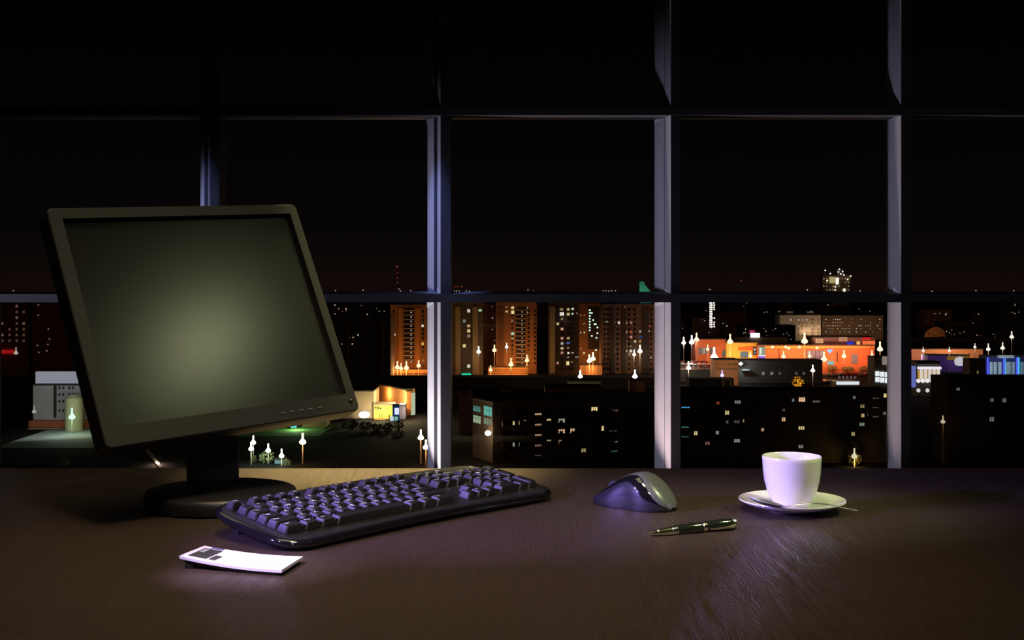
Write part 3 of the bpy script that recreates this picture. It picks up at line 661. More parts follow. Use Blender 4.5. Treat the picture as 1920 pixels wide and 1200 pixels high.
wins(tF, 0, o4, s4, [(732,528,758,558,'w9'),(690,530,705,545,'n5'),(808,530,832,560,'y6'),(862,528,888,558,'k4'),(800,628,835,660,'p5'),(862,628,888,658,'r5'),(862,680,888,712,'k7'),(905,728,932,758,'y7'),(795,832,835,860,'y7'),(858,830,888,862,'w9'),(808,730,835,755,'p2'),(808,780,835,805,'y2'),(862,780,885,805,'y2'),(960,728,985,755,'o6'),(1005,730,1030,748,'r5'),(1045,728,1068,750,'r5'),(1005,925,1035,950,'y7'),(685,835,702,855,'w8'),(1080,910,1095,928,'w7'),(1045,570,1085,590,'r5'),(960,680,1005,710,'b2'),(960,625,985,650,'n6'),(1062,622,1075,640,'w6'),(800,370,815,385,'w5'),(600,528,632,540,'w4')])
tF.dark(0, [1133.5, 1140, 1158, 1180, 1190, 1221], [580+9.3*k for k in range(13)], 4, 5)
# tower A, left
o1_, s1_ = (600, 490), 6.0
tA = bld('tower_block', 'orange-lit brick tower with white balcony stack left of the double mullion', 'building', 732, 806, 572, 705, 20, brick)
tA.slab('centre_recess', 0, 757.5, 578, 776.5, 678, black, .05)
for k in range(12):
    tA.slab('balcony_slab', 0, 757.5, 581.6+8.4*k, 776.5, 583+8.4*k, slabm, 1.6)
    p, _ = tA.pt(0, 770.8, 586+8.4*k, 1.7); inst('stair_lamp', pane_mesh(.35, .8, glow((1, .85, .7), 1.2)), tA.root, p)
for x0, x1 in ((747, 755), (779, 788)): tA.slab('window_bay', 0, x0, 578, x1, 700, mat('orange_bay', (.42, .22, .09), .9), .6)
wins(tA, 0, o1_, s1_, [(1080,560,1118,595,'y8'),(890,710,925,750,'y3'),(1085,712,1118,750,'y8'),(1138,710,1170,740,'w9'),(820,810,850,838,'w9'),(893,820,920,848,'g6'),(900,862,918,888,'o9'),(1140,910,1170,945,'o11'),(893,1015,928,1045,'y11'),(1075,890,1108,960,'g7')])
tA.dark(0, [738, 751, 783.5, 793], [584+8.4*k for k in range(13)], 4, 5)
tT = bld('tower_block', 'unlit black tower with ribbed balconies beside the monitor edge', 'building', 612, 732, 594, 640, 22, black)
for k in range(10): tT.slab('balcony_slab', 0, 680, 598+9.6*k, 696, 599.5+9.6*k, mat('balcony_dark', (.16, .10, .07), .9), 1.6)
for x0 in (651, 716): tT.slab('window_bay', 0, x0, 606, x0+4, 712, brown, .5)
wins(tT, 0, o1_, s1_, [(322,852,335,866,'p8'),(362,848,385,862,'p6'),(420,818,436,838,'w8'),(355,920,372,938,'p9'),(240,922,252,936,'w8'),(160,485,176,500,'w8'),(200,528,222,540,'k6'),(284,524,302,544,'k8'),(160,584,176,598,'w5')])
tG = bld('tower_block', 'red-lit slab block with rows of dim windows at the far left edge', 'building', -60, 55, 566, 690, 20, mat('dark_red_brick', (.20, .07, .05), .9, noise=.2, nscale=.4))
for x, col in ((4.5, 0), (18, 1), (31.5, 2), (44.5, 3)):
    for k in range(7):
        if (col, k) in ((0, 0), (0, 1), (0, 2), (0, 4), (3, 0), (1, 0), (1, 1), (1, 2), (1, 3), (2, 9), (3, 2)): continue
        tG.win(0, x-2.4, 574+k*10.8-2.6, x+2.4, 574+k*10.8+2.6, tone(random.choice(('k1', 'p2', 'k2', 'p1'))))
tG.slab('red_sign', 0, -30, 656, 27, 663, glow((.8, .02, .02), .35), 1.5)
tH = bld('tower_block', 'dark red block half hidden behind the monitor left edge', 'building', 61, 150, 568, 680, 20, mat('dark_red_brick', (.2, .07, .05)))
for x, y in ((72,566),(72,585),(91,611),(93,630),(90,640),(88,652),(70,642),(73,655)): tH.win(0, x-1.5, y+4, x+1.5, y+7.5, tone('k3'))
tH.slab('ledge', 0, 63, 610, 84, 611.5, slabm, .6); tH.slab('ledge', 0, 63, 619, 84, 620.5, slabm, .6)

# ---- white lit building at left with roof billboard, arcade and plaza
bw = bld('office_building', 'pale office building with a glowing white billboard on its roof, left of the monitor', 'building', 62, 190, 723, 440, 16, pale)
bw.slab('dark_strip', 0, 101, 723, 106, 783, black, .3)
for y in (727, 739.5, 752.5, 770):
    for x in (111.5, 119, 130, 137): bw.win(0, x-1.6, y-2.4, x+1.6, y+2.4, mat('unlit_glass', (.012, .012, .013), .2))
bw.slab('billboard', 0, 69, 696.5, 190, 718.5, glow((.80, .82, 1), .30), 1.2, .5)
for x in (80, 110, 140): bw.slab('billboard_post', 0, x, 718, x+1.5, 723, black, .4, .2)
bw.slab('arcade_canopy', 0, 62, 787, 190, 799, mat('orange_red_fascia', (.5, .13, .05), .7, noise=.3, nscale=.4), 4)
bw.slab('canopy_edge', 0, 62, 800, 190, 805, beige, 5)
for x in (80, 97, 113, 128, 143, 158): bw.slab('column', 0, x, 805, x+4, 818, beige, 4.5, 0)
obj_b = MB().lathe([(3.0, 0), (3.0, 10), (2.8, 11.6), (1.6, 12.8), (0, 13.2)], 20, Matrix.Translation(Vector((P(139, 800, 430).x, 430, GZ)))); tag(obj('round_kiosk_tower', obj_b, mat('olive_plaster', (.45, .45, .25), .8), loc=(P(139, 800, 430).x, 430, GZ)), 'rounded olive tower in front of the pale office building', 'tower')
light('AREA', 'office_floodlight', P(95, 745, 405), (.92, .95, 1), 1900, tgt=P(95, 760, 440), size=20, sy=3)
light('POINT', 'kiosk_light', P(152, 780, 416), (.85, 1, .55), 900, size=.5)
tag(obj('plaza', MB().box(P(20, 0, 400).x, P(200, 0, 400).x, 385, 432, GZ+.02, GZ+.12), mat('pale_paving', (.34, .36, .33), .8, noise=.2, nscale=.2), loc=(P(100, 0, 400).x, 400, GZ)), 'pale lit paved square in front of the pale office building', 'square')
light('POINT', 'plaza_light', P(110, 790, 412), (.8, 1, .85), 450, size=.5)
tag(obj('footpath', MB().loft([[P(264, 831, 1)*397, P(268, 831, 1)*397, P(303, 879, 1)*342.5, P(299, 879, 1)*342.5], [p+Vector((0, 0, .25)) for p in (P(264, 831, 1)*397, P(268, 831, 1)*397, P(303, 879, 1)*342.5, P(299, 879, 1)*342.5)]]), mat('kerb_stone', (.5, .42, .36), .8), loc=P(284, 855, 368)), 'pale straight kerb line seen below the monitor, left of its stand', 'path') if False else None
for nm in ('kerb',):
    a, b_ = P(266, 832, 396), P(302, 879, 342.7); dv = (b_-a).normalized(); sd = Vector((-dv.y, dv.x, 0))*.5
    mb = MB().loft([[a-sd, a+sd, a+sd+Vector((0, 0, .35)), a-sd+Vector((0, 0, .35))], [b_-sd, b_+sd, b_+sd+Vector((0, 0, .35)), b_-sd+Vector((0, 0, .35))]])
    tag(obj('kerb', mb, mat('kerb_stone', (.6, .5, .42), .8), loc=a.lerp(b_, .5)), 'pale straight kerb line seen below the monitor, left of its stand', 'kerb')
light('POINT', 'kerb_light', P(296, 862, 352), (1, .7, .5), 1400, size=.4)

# ---- brightly lit shops between monitor and mullion
s6 = 6.316; o6 = (600, 690)
wb = bld('warehouse', 'beige hall with a blazing white floodlight at its foot, right of the monitor', 'building', 640, 701, 734, 470, 18, mat('sand_plaster', (.62, .44, .26), .85, noise=.1, nscale=.2))
wb.slab('ledge', 0, 672, 768, 701, 769.3, slabm, .4)
light('POINT', 'floodlight', P(683, 776, 463), (1, .86, .55), 8000, size=.6)
obj('floodlight_head', MB().lathe([(0, -1.2), (1.6, -.8), (2.2, 0), (1.6, .9), (0, 1.3)], 14, Matrix.Translation(P(683, 778, 464))), glow((1, .97, .85), 6), wb.root)
# long hall with a sloping roof line, running away to the left
za = ztop(732, 478)
A0 = P(711, 722, 478*(732-530)/(722-530)); A1 = P(760, 732, 478)
hall = Bld('shopping_hall', 'long orange hall running back from a pillar with black upright letters', 'building', [(A0.x, A0.y), (A1.x, A1.y), (P(778, 0, 484).x, 484), (A0.x+14, A0.y+6)], za, mat('orange_render', (.72, .34, .12), .85, noise=.1, nscale=.1))
hall.slab('porch_roof', 0, 704, 752, 757, 757, brown, 2.5) if False else None
hall.slab('letter_pillar', 1, 760, 733, 769, 779, mat('orange_panel', (.8, .27, .08), .7), .5)
for k, ch in enumerate('КРОСС'): hall.text('letter', 1, ch, 764.5, 738.5+k*9.1, 5, mat('letter_black', (.03, .01, .01), .6), 1.2)
hall.slab('glazed_end', 1, 770, 736, 777, 783, glow((.62, .72, .48), .75), .4)
for k in range(6): hall.slab('glazing_bar', 1, 770, 741+k*7.5, 777, 742+k*7.5, brown, .6)
light('POINT', 'hall_light', P(755, 748, 471), (1, .84, .5), 15000, size=.5)
light('POINT', 'hall_lamp', P(722, 738, 492), (1, .5, .16), 2400, size=.6)
light('POINT', 'pillar_light', P(768, 770, 466), (1, .6, .3), 2200, size=.5)
shop = bld('shop', 'yellow shop with small signs under a flat roof beside the beige hall', 'building', 701, 737, 760, 468, 10, mat('yellow_render', (.8, .58, .12), .8, noise=.1, nscale=.3), roofm=mat('tan_roof', (.4, .32, .2), .8))
for x0, y0, x1, y1 in ((703,763,706,766),(708,762,710,768),(712,764,715,767)): shop.slab('sign', 0, x0, y0, x1, y1, black, .3)
shop.slab('awning', 0, 703, 784, 724, 789, mat('orange_panel', (.8, .27, .08)), 2)
for x0, x1 in ((711, 712), (716, 717), (729, 730)): shop.slab('door_post', 0, x0, 777, x1, 789, brown, .4)
light('POINT', 'shop_light', P(714, 772, 462), (1, .9, .5), 3800, size=.5)
bb = bld('billboard', 'blue and white slanted billboard beside the yellow shop', 'billboard', 736, 749, 760, 462, 1.2, mat('sign_blue', (.02, .10, .5)))
bb.slab('lit_panel', 0, 740, 765, 748, 777, glow((.75, .8, 1), 1.1), .4); bb.slab('lit_panel', 0, 732, 781, 738, 790, glow((.65, .8, 1), .9), .5); bb.slab('lit_panel', 0, 740, 781, 746, 788, glow((.35, .8, .55), .6), .5)
gp = bld('shed', 'grey-blue shed between the blue billboard and the letter pillar', 'building', 749, 760, 761, 468, 6, mat('slate_blue', (.12, .13, .22), .8))
kio = bld('kiosk', 'brown low kiosk just below the monitor lower edge', 'building', 566, 612, 789, 440, 8, brown)
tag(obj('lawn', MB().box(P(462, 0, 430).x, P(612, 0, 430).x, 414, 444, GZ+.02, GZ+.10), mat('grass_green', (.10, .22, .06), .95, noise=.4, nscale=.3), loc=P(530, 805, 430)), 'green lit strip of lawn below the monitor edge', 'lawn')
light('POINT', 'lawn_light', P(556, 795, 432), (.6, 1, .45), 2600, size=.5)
ks = bld('kiosk', 'small cabin with a glowing cyan sign on the green lawn', 'building', 545, 556, 793, 436, 4, dgrey); ks.slab('sign', 0, 545, 798, 556, 801.5, glow((.1, .85, .8), 1.1), .3)
kb2 = bld('kiosk', 'pale blue kiosk at the desk edge below the three white lamps', 'building', 515, 533, 863, 352, 4, mat('pale_blue', (.25, .38, .55), .8))

# ---- mall
mall = mat('mall_orange', (.85, .17, .045), .8, noise=.06, nscale=.1)
mallr = mat('mall_red', (.65, .15, .06), .8, noise=.1, nscale=.1)
bandm = mat('mall_yellow_band', (.95, .42, .08), .8)
m1 = bld('shopping_mall', 'red-orange mall wing at the left end of the mall with windows', 'building', 1304, 1362, 637, 704, 20, mallr, roofm=brown)
for x0, y0, x1, y1, t_ in ((1310,652,1316,664,'n3'),(1317,652,1322,664,'w6'),(1323,652,1328,664,'n3'),(1331,652,1335,664,'n2'),(1336,653,1341,664,'n3'),(1354,657,1361,669,'n2')): m1.win(0, x0, y0, x1, y1, tone(t_), 2)
m2 = bld('shopping_mall', 'yellow lit mall entrance block with grey window and dark poster', 'building', 1362, 1421, 643, 700, 20, mat('mall_yellow', (.95, .50, .10), .8), roofm=brown)
m2.slab('fascia', 0, 1384, 650, 1421, 657, mall, .5); m2.win(0, 1388, 659, 1402.5, 671, tone('n4'), 3)
m2.slab('poster', 0, 1411.5, 650, 1418.5, 666, black, .6); m2.slab('poster_figure', 0, 1413, 652.5, 1417, 657.5, glow((.8, .75, .7), .6), .75); m2.slab('poster_figure', 0, 1413, 660, 1417.5, 664, glow((.5, .4, .45), .4), .75)
m3 = bld('shopping_mall', 'long bright orange mall facade with a purple window and heart sign', 'building', 1421, 1640, 648, 696, 24, mall, roofm=brown)
m3.slab('cornice_band', 0, 1434, 649, 1640, 652.5, bandm, .5)
m3.slab('banner', 0, 1422, 650, 1434, 666, glow((.42, .50, .36), .7), 1.0); m3.slab('banner_figure', 0, 1423.5, 652, 1427, 664, glow((.9, 1, .8), .9), 1.2); m3.slab('banner_base', 0, 1422, 668, 1434, 677, mat('deep_blue', (.05, .03, .5), .5, emis=(.08, .05, .6), es=.5), 1.0); m3.slab('banner_base', 0, 1422, 665.5, 1434.5, 667.5, glow((1, .95, .9), 1), 1.2)
m3.slab('purple_window', 0, 1512, 657, 1545, 675, mat('purple_glass', (.14, .07, .16), .3), .3)
for k in range(5): m3.slab('window_bar', 0, 1512+k*8, 657, 1513+k*8, 675, brown, .5)
m3.slab('grey_door', 0, 1596, 664, 1608, 682, mat('door_grey', (.22, .18, .20), .7), .4)
m3.slab('downpipe', 0, 1569, 661, 1570.5, 678, black, .4); m3.slab('downpipe', 0, 1460, 652, 1461, 676, black, .4)
m3.slab('lower_window', 0, 1629, 678, 1639, 684, mat('purple_glass', (.14, .07, .16)), .3)
# heart-shaped neon
c0_, rz_ = m3.pt(0, 1556, 658, 1.2); hs = []
for k in range(24):
    a = 2*PI*k/24; hs.append((16*math.sin(a)**3, 13*math.cos(a)-5*math.cos(2*a)-2*math.cos(3*a)-math.cos(4*a)))
for sc2, m_, yo in ((.115, glow((1, .35, .75), 1), 0), (.07, glow((.3, .9, 1), 1), -.15)):
    obj('heart_sign', MB().loft([[c0_+Vector((x*sc2, yo, y*sc2*.9)) for x, y in hs], [c0_+Vector((x*sc2, yo+.2, y*sc2*.9)) for x, y in hs]]), m_, m3.root)
m3.slab('shop_sign', 0, 1551, 677, 1563, 684, glow((.55, .85, .75), .6), 1)
ub = Bld('roof_pavilion', 'purple-brown roof storey over the mall carrying cream and red signs', 'building', rect(1524, 1641, 700, 16), ztop(633, 700), mat('aubergine', (.22, .09, .09), .8), z0=ztop(648, 700)+.6)
for x0, y0, x1, y1, g_ in ((1529,634.5,1543,643,((.9,.48,.26),.8)),(1573,632,1588,640,((.85,.45,.25),.6)),(1616,632.5,1632,637,((.9,.03,.02),.7)),(1617,639,1640,647,((1,.2,.06),.9)),(1588,641,1600,648,((.05,.05,.8),.7)),(1606,640,1612,646,((1,.5,.15),1.0))):
    s_ = ub.slab('roof_sign', 0, x0, y0, x1, y1, glow(*g_), .8)
    if g_[1] == .8 or g_[1] == .6:
        for q_ in (2.6, 5.4): ub.slab('sign_line', 0, x0+2.5, y0+q_, x1-2.5, y0+q_+1, mat('sign_ink', (.3, .14, .08), .8), .95)
gr_ = Bld('roof_hall', 'long grey-olive roof hall behind the mall entrance under a bright white sign', 'building', rect(1376, 1478, 724, 14), ztop(633, 724), mat('grey_olive', (.30, .27, .17), .85))
gr_.slab('bright_sign', 0, 1407, 624.5, 1424, 632.5, glow((.85, .75, 1), 2.2), 1, 0)
gr_.slab('red_sign', 0, 1405, 619, 1415, 624, glow((.8, .06, .15), .5), .5, 0)
# lights on the mall
for x0, W_, c_, p_ in ((1333, 14, (1, .5, .22), 1500), (1374, 8, (1, .75, .3), 3600), (1398, 8, (1, .62, .22), 1300), (1450, 14, (1, .62, .4), 3300), (1490, 14, (1, .6, .38), 3500), (1530, 14, (1, .6, .38), 3300), (1572, 14, (1, .6, .38), 3000), (1615, 14, (1, .5, .35), 2600)):
    light('AREA', 'facade_floodlight', P(x0, 667, 684), c_, p_*.5, tgt=P(x0, 661, 700), size=W_, sy=2, spread=150)
light('AREA', 'roof_sign_floodlight', P(1582, 645, 690), (1, .5, .35), 500, tgt=P(1582, 640, 700), size=30, sy=1)
# front low buildings
ob = bld('low_building', 'small tan building with two rows of tiny windows below the mall', 'building', 1339, 1384, 675, 620, 12, mat('tan_brick', (.60, .32, .14), .85), z0=GZ)
for r_ in range(2):
    for k in range(9): ob.win(0, 1342+k*4.6, 681+r_*8.5, 1344.4+k*4.6, 685+r_*8.5, mat('unlit_brown', (.10, .05, .03), .4))
light('POINT', 'tan_house_light', P(1372, 688, 604), (1, .6, .3), 3400, size=.5)
db = bld('low_building', 'dark low hall below the mall with a cold white light at its left', 'building', 1385, 1542, 677, 636, 14, dgrey)
for x0 in (1428, 1444, 1459, 1490, 1504): db.win(0, x0, 697, x0+6, 703, tone('n3' if x0 < 1450 else 'n1'), 1)
db.slab('awning', 0, 1391, 692, 1404, 694, mat('awning_pale', (.5, .55, .6), .7), 3)
light('POINT', 'cold_light', P(1389, 682, 630), (.7, .9, 1), 2600, size=.4)
obj('cold_lamp', MB().lathe([(0, -1), (1.2, 0), (0, 1)], 10, Matrix.Translation(P(1389, 682, 632))), glow((.85, .97, 1), 4), db.root)
gb = bld('low_building', 'dim brown shed with a pale doorway left below the tan building', 'building', 1292, 1376, 712, 560, 10, dgrey)
gb.slab('doorway', 0, 1354, 713, 1358, 728, pale, .3); gb.slab('doorway', 0, 1368, 713, 1371, 728, pale, .3); gb.slab('doorway_beam', 0, 1354, 710.5, 1371, 713, pale, .3)
wc = bld('glasshouse', 'long low pavilion with a glowing white roof strip, right below the mall', 'building', 1566, 1612, 716, 560, 8, black, roofm=mat('canopy_metal', (.3, .3, .3), .5))
wc.slab('light_strip', 0, 1568, 715.5, 1610, 721, glow((.85, .92, 1), .9), 1)
for k in range(5): wc.slab('roof_window', 0, 1573+k*7.4, 706, 1577+k*7.4, 710, glow((.3, .2, .22), .4), -1, 1.5)
bx = bld('low_building', 'building with three stacks of bright white bow windows beside the right mullion', 'building', 1640, 1668, 671, 600, 12, dgrey)
for k in range(3):
    for j in range(2): bx.slab('bow_window', 0, 1641+k*9, 696+k*1+j*11, 1648+k*9, 705+k*1+j*11, glow((.88, .95, 1), .95), 1)
bx.slab('sign', 0, 1654, 668, 1665, 684, glow((.45, .38, .34), .5), .5)
# lower centre roofs
sh = bld('low_building', 'long dark shed with lit lantern roof behind the near block', 'building', 1022, 1128, 728, 470, 14, brown)
pk = bld('low_building', 'pale flat kiosk with a starry lamp in the gap between the blocks', 'building', 1066, 1126, 715, 520, 10, pale)
pr = bld('low_building', 'small lit brown pavilion under a white lamp left of the right-centre mullion', 'building', 1181, 1210, 714, 530, 8, mat('brown_red', (.4, .16, .08), .8))
for k in range(3): pr.slab('pillar', 0, 1186+k*8, 715, 1188+k*8, 721, pale, .4)
lb = bld('low_building', 'brown gable-end annex left of the near block with a small dark hatch', 'building', 861, 883, 734, 420, 12, mat('annex_brown', (.20, .11, .09), .9)); lb.slab('hatch', 0, 866, 736, 877, 741, black, .3)
lc = bld('low_building', 'small square roof cabin above the near block', 'building', 938, 958, 730, 440, 6, mat('cabin_brown', (.26, .17, .10), .9)); lc.slab('hatch', 0, 944, 735, 952, 740, black, .3)
# orange street behind the centre garages
st = bld('low_building', 'low street wall glowing orange at the foot of the balcony towers', 'building', 915, 990, 689, 678, 6, mat('street_orange', (.7, .34, .14), .9, noise=.2, nscale=.3))
for k in range(4): st.slab('ledge', 0, 916, 692+k*3.6, 989, 693+k*3.6, brown, .3)
st2 = bld('low_building', 'low wall glowing orange between the centre towers', 'building', 1087, 1129, 685, 690, 6, MATS['street_orange'])
st3 = bld('low_building', 'orange lit market stalls at the foot of the left brick tower', 'building', 732, 806, 693, 672, 6, MATS['street_orange'])
for k in range(5): st3.slab('stall', 0, 735+k*14, 699, 745+k*14, 706, brown, 1.5)
gar = bld('garages', 'row of dark flat garages in front of the left brick tower', 'building', 640, 812, 712, 560, 20, black)
gar2 = bld('garages', 'row of dark flat garages before the centre towers', 'building', 846, 1236, 709, 600, 14, black)

# ---- far blocks
o7, s7 = (1460, 490), 5.0
fb = bld('apartment_block', 'beige slab block with six rows of tiny windows behind the mall', 'building', 1462, 1539, 591, 1100, 20, beige)
for r_, y in enumerate((548, 580, 608, 637, 665, 693)):
    for x in (28, 72, 113, 135, 188, 222, 262, 310, 325, 372):
        lit = {(0,113),(0,222),(0,262),(0,188),(2,188),(2,310),(2,372),(3,28),(3,262),(4,222),(5,113)}
        fb.win(0, 1460+(x-6)/s7, 490+(y-6)/s7, 1460+(x+6)/s7, 490+(y+6)/s7, tone('w9' if (r_, x) in lit and x != 222 else 'g7') if (r_, x) in lit else mat('unlit_brown', (.10, .05, .03), .4))
light('AREA', 'street_light', P(1500, 616, 1070), (1, .72, .5), 5200, tgt=P(1500, 612, 1100), size=60, sy=3)  # added fill for the beige block's front, no lamp stands here
light('AREA', 'street_light', P(1600, 622, 1085), (1, .62, .38), 5200, tgt=P(1600, 612, 1120), size=90, sy=3)  # added fill along the brown block's front, without a lamp
for x0 in (1476, 1515): fb.slab('roof_house', 0, x0, 584, x0+13, 591, beige, -4, 8)
fb2 = bld('apartment_block', 'long dim brown slab block with many yellow dots of light behind the mall', 'building', 1541, 1656, 592, 1120, 20, mat('dim_brown', (.2, .13, .08), .9))
for r_, y in enumerate((545, 575, 604, 632, 662)):
    for x in range(420, 975, 22):
        if random.random() < (.5 if x < 700 else .33): fb2.win(0, 1460+(x-5)/s7, 490+(y-5)/s7, 1460+(x+5)/s7, 490+(y+5)/s7, tone(random.choice(('y7', 'w9', 'y4', 'p5', 'n3'))))
ht = bld('high_rise', 'tall lit tower on the skyline with beacon lights above the right transom', 'building', 1541, 1595, 517, 1800, 10, mat('tower_tan', (.30, .18, .09), .9), parapet=1)
ht.slab('lit_panel', 0, 1555, 519, 1566, 531, glow((.75, .6, .25), .55), 1); ht.slab('lit_column', 0, 1567, 521, 1572, 533, glow((1, .95, .8), 1.4), 1.4); ht.slab('lit_column', 0, 1581, 541, 1585, 548, glow((1, .95, .8), 1.0), 1.4)
for r_ in range(4):
    for k in range(9):
        if random.random() < .7: ht.win(0, 1543+k*5.8, 521+r_*7, 1546+k*5.8, 524+r_*7, tone(random.choice(('p3', 'p2', 'y3'))))
for k, (x, y) in enumerate(((438,85),(485,115),(570,75),(583,118),(612,128),(645,170),(675,138),(455,180),(530,240),(530,268),(600,95),(560,100))):
    p = P(1460+x/s7, 490+y/s7, 1796); mb = MB().lathe([(0, -1.1), (1.3, 0), (0, 1.1)], 8, Matrix.Translation(p)); bo = obj('beacon', mb, glow((1, .95, .85), 2.5), ht.root)
    if y < 135: obj('antenna', MB().box(p.x-.25, p.x+.25, 1797, 1798, p.z-5, ztop(514, 1800)+.5 if p.z < ztop(514, 1800) else p.z+6) if p.z < ztop(517, 1800) else MB().box(p.x-.25, p.x+.25, 1800, 1800.6, ztop(517, 1800), p.z+4), slabm, ht.root)
gs = thing('lit_spire', 'teal floodlit sloping roof of a far tower, left of the right-centre mullion', 'tower', P(1208, 575, 1650))
a = [P(1199, 528, 1650), P(1207.5, 528, 1650), P(1208.5, 533, 1650), P(1221, 548, 1650), P(1224, 575, 1650), P(1199, 575, 1650)]
obj('roof', MB().loft([a, [p+Vector((0, 8, 0)) for p in a]]), mat('teal_copper', (.10, .45, .33), .7), gs)
light('AREA', 'spire_floodlight', P(1208, 552, 1625), (.5, 1, .8), 2600, tgt=P(1208, 540, 1650), size=8)
mast = thing('radio_mast', 'thin lattice radio mast with red lights on the skyline right of the monitor', 'mast', P(745, 575, 1500))
mz0, mz1 = GZ, P(745, 499, 1500).z
obj('lattice', MB().box(P(744.6,0,1500).x, P(745.4,0,1500).x, 1500, 1500.6, mz0, mz1), mat('mast_red', (.35, .08, .06), .8), mast)
for y in (500, 512, 521, 530): obj('beacon', MB().lathe([(0, -.6), (.8, 0), (0, .6)], 8, Matrix.Translation(P(745, y, 1499))), glow((1, .1, .08), .5 if y > 500 else 1), mast)
gm = thing('light_mast', 'tall mast hung with a column of white bulbs left of the mall', 'mast', P(1334, 640, 900))
obj('pole', MB().box(P(1333.5,0,900).x, P(1334.5,0,900).x, 900, 900.5, GZ, P(1334, 562, 900).z), slabm, gm)
for k in range(12):
    for x in (1331.2, 1334.2, 1338.6):
        if x > 1338 and k in (4, 5, 6, 8): continue
        inst('bulb', pane_mesh(.95, .95, glow((1, .93, .85), 2.2)), gm, P(x+.6*(k % 2), 568+k*4.05, 899))
# right pane
o9, s9 = (1700, 600), 7.5
dome = bld('domed_building', 'low vaulted tan building on the right pane with arched outline', 'building', 1734, 1771, 622, 860, 20, mat('vault_tan', (.42, .20, .08), .9, noise=.2, nscale=.2))
av = [P(1731, 636, 860), P(1733, 628, 860), P(1738, 620, 860), P(1745, 615, 860), P(1751, 613, 860), P(1758, 613, 860), P(1766, 617, 860), P(1771, 622, 860), P(1771, 636, 860)]
obj('vault', MB().loft([[p+Vector((0, -1, 0)) for p in av], [p+Vector((0, 18, 0)) for p in av]]), MATS['vault_tan'], dome.root)
for x0, y0 in ((1740, 624), (1759, 630), (1765, 630), (1749, 628)): dome.slab('window', 0, x0, y0, x0+3, y0+3, black, 1.3)
light('POINT', 'vault_light', P(1752, 638, 842), (1, .5, .22), 2600, size=.6)
hill = bld('low_building', 'dark mass of hill and trees below the vaulted building on the right pane', 'building', 1706, 1900, 635, 800, 12, black)  # dark block standing in for the hill and trees there
rw = bld('shopping_hall', 'long peach-lit hall on the right pane above the blue walls', 'building', 1709, 1843, 655, 740, 16, mat('peach_render', (.65, .32, .17), .85))
for x0 in (1767, 1781, 1792, 1805, 1816): rw.slab('window', 0, x0, 663, x0+3, 665, black, .3)
light('AREA', 'peach_floodlight', P(1800, 660, 722), (1, .55, .28), 4600, tgt=P(1800, 660, 740), size=24, sy=1.5)
light('POINT', 'peach_light', P(1722, 668, 728), (1, .6, .5), 2600, size=.6)
bl = bld('shopping_hall', 'blue-violet lit shop row with yellow fascia on the right pane', 'building', 1740, 1818, 667, 715, 12, mat('violet_wall', (.16, .07, .55), .8))
bl.slab('yellow_fascia', 0, 1775, 667.5, 1818, 675, mat('yellow_fascia', (.75, .45, .04), .8), .4)
light('POINT', 'white_floodlight', P(1800, 682, 706), (.85, .75, 1), 4200, size=.8)
obj('floodlight_head', MB().lathe([(0, -2.6), (2.6, -2), (3.2, 0), (2.6, 2), (0, 3)], 16, Matrix.Translation(P(1800, 678, 708))), glow((.85, .8, .88), .65), bl.root)
dk2 = bld('low_building', 'dark grey box building between the blue shops and the neon hall', 'building', 1818, 1848, 675, 660, 10, dgrey); dk2.win(0, 1831, 695, 1835, 701, tone('y2'))
ne = bld('casino_hall', 'hall with pale lit columns and blue neon tubes at the right edge', 'building', 1848, 1990, 669, 676, 10, mat('navy_wall', (.03, .03, .16), .7))
for x0, x1 in ((1854,1859),(1861,1867),(1870,1876),(1885,1893),(1895,1901),(1913,1919),(1922,1928)): ne.slab('column', 0, x0, 678, x1, 703, mat('column_pale', (.5, .58, .58), .7), 1.5)
for x in (1850.5, 1880.5, 1881.8, 1905, 1908): ne.slab('neon_tube', 0, x, 670, x+.8, 706, glow((.10, .12, 1) if int(x) not in (1881, 1908) else (.1, .6, .9), .9), 2)
ne.slab('arch_sign', 0, 1870, 666, 1899, 671, mat('arch_pale', (.45, .5, .5), .7, emis=(.3, .4, .4), es=.25), 2)
light('AREA', 'neon_floodlight', P(1885, 690, 662), (.6, .75, 1), 1500, tgt=P(1885, 690, 676), size=22, sy=2)
ar = bld('arcade', 'white-lit colonnade with gold panels and globe lamps beside the right mullion', 'building', 1719, 1762, 680, 560, 10, mat('arcade_dark', (.12, .10, .08), .8))
ar.slab('white_beam', 0, 1720, 687.5, 1763, 692, glow((.95, .85, .95), .95), 1.6)  # beam glows by itself in place of the light on it
for k in range(6): ar.slab('cornice_light', 0, 1720+k*7.2, 682, 1725+k*7.2, 684, mat('cornice_grey', (.3, .33, .33), .7), .6)
for k in range(5):
    ar.slab('column', 0, 1724.5+k*8, 692, 1728.5+k*8, 711, glow((.9, .8, .72), .8), 1.5); ar.slab('gold_panel', 0, 1719.5+k*8+1, 694, 1724+k*8, 711, glow((.75, .42, .08), .6), .4)  # columns and panels given a glow for the light falling on them
    c = ar.pt(0, 1722+k*8.4, 714, 3)[0]; obj('globe_lamp', MB().lathe([(0, -1), (.8, -.6), (1, 0), (.8, .6), (0, 1)], 12, Matrix.Translation(c)), glow((1, .93, .95), .95), ar.root)
for k in range(3): c = ar.pt(0, 1722+k*17, 732, 8)[0]; obj('globe_lamp', MB().lathe([(0, -1), (.7, -.6), (.9, 0), (.7, .6), (0, 1)], 12, Matrix.Translation(c)), glow((1, .93, .95), .7), ar.root)
ar.slab('side_sign', 0, 1709, 686, 1716, 726, glow((.25, .3, .9), .5), 1)
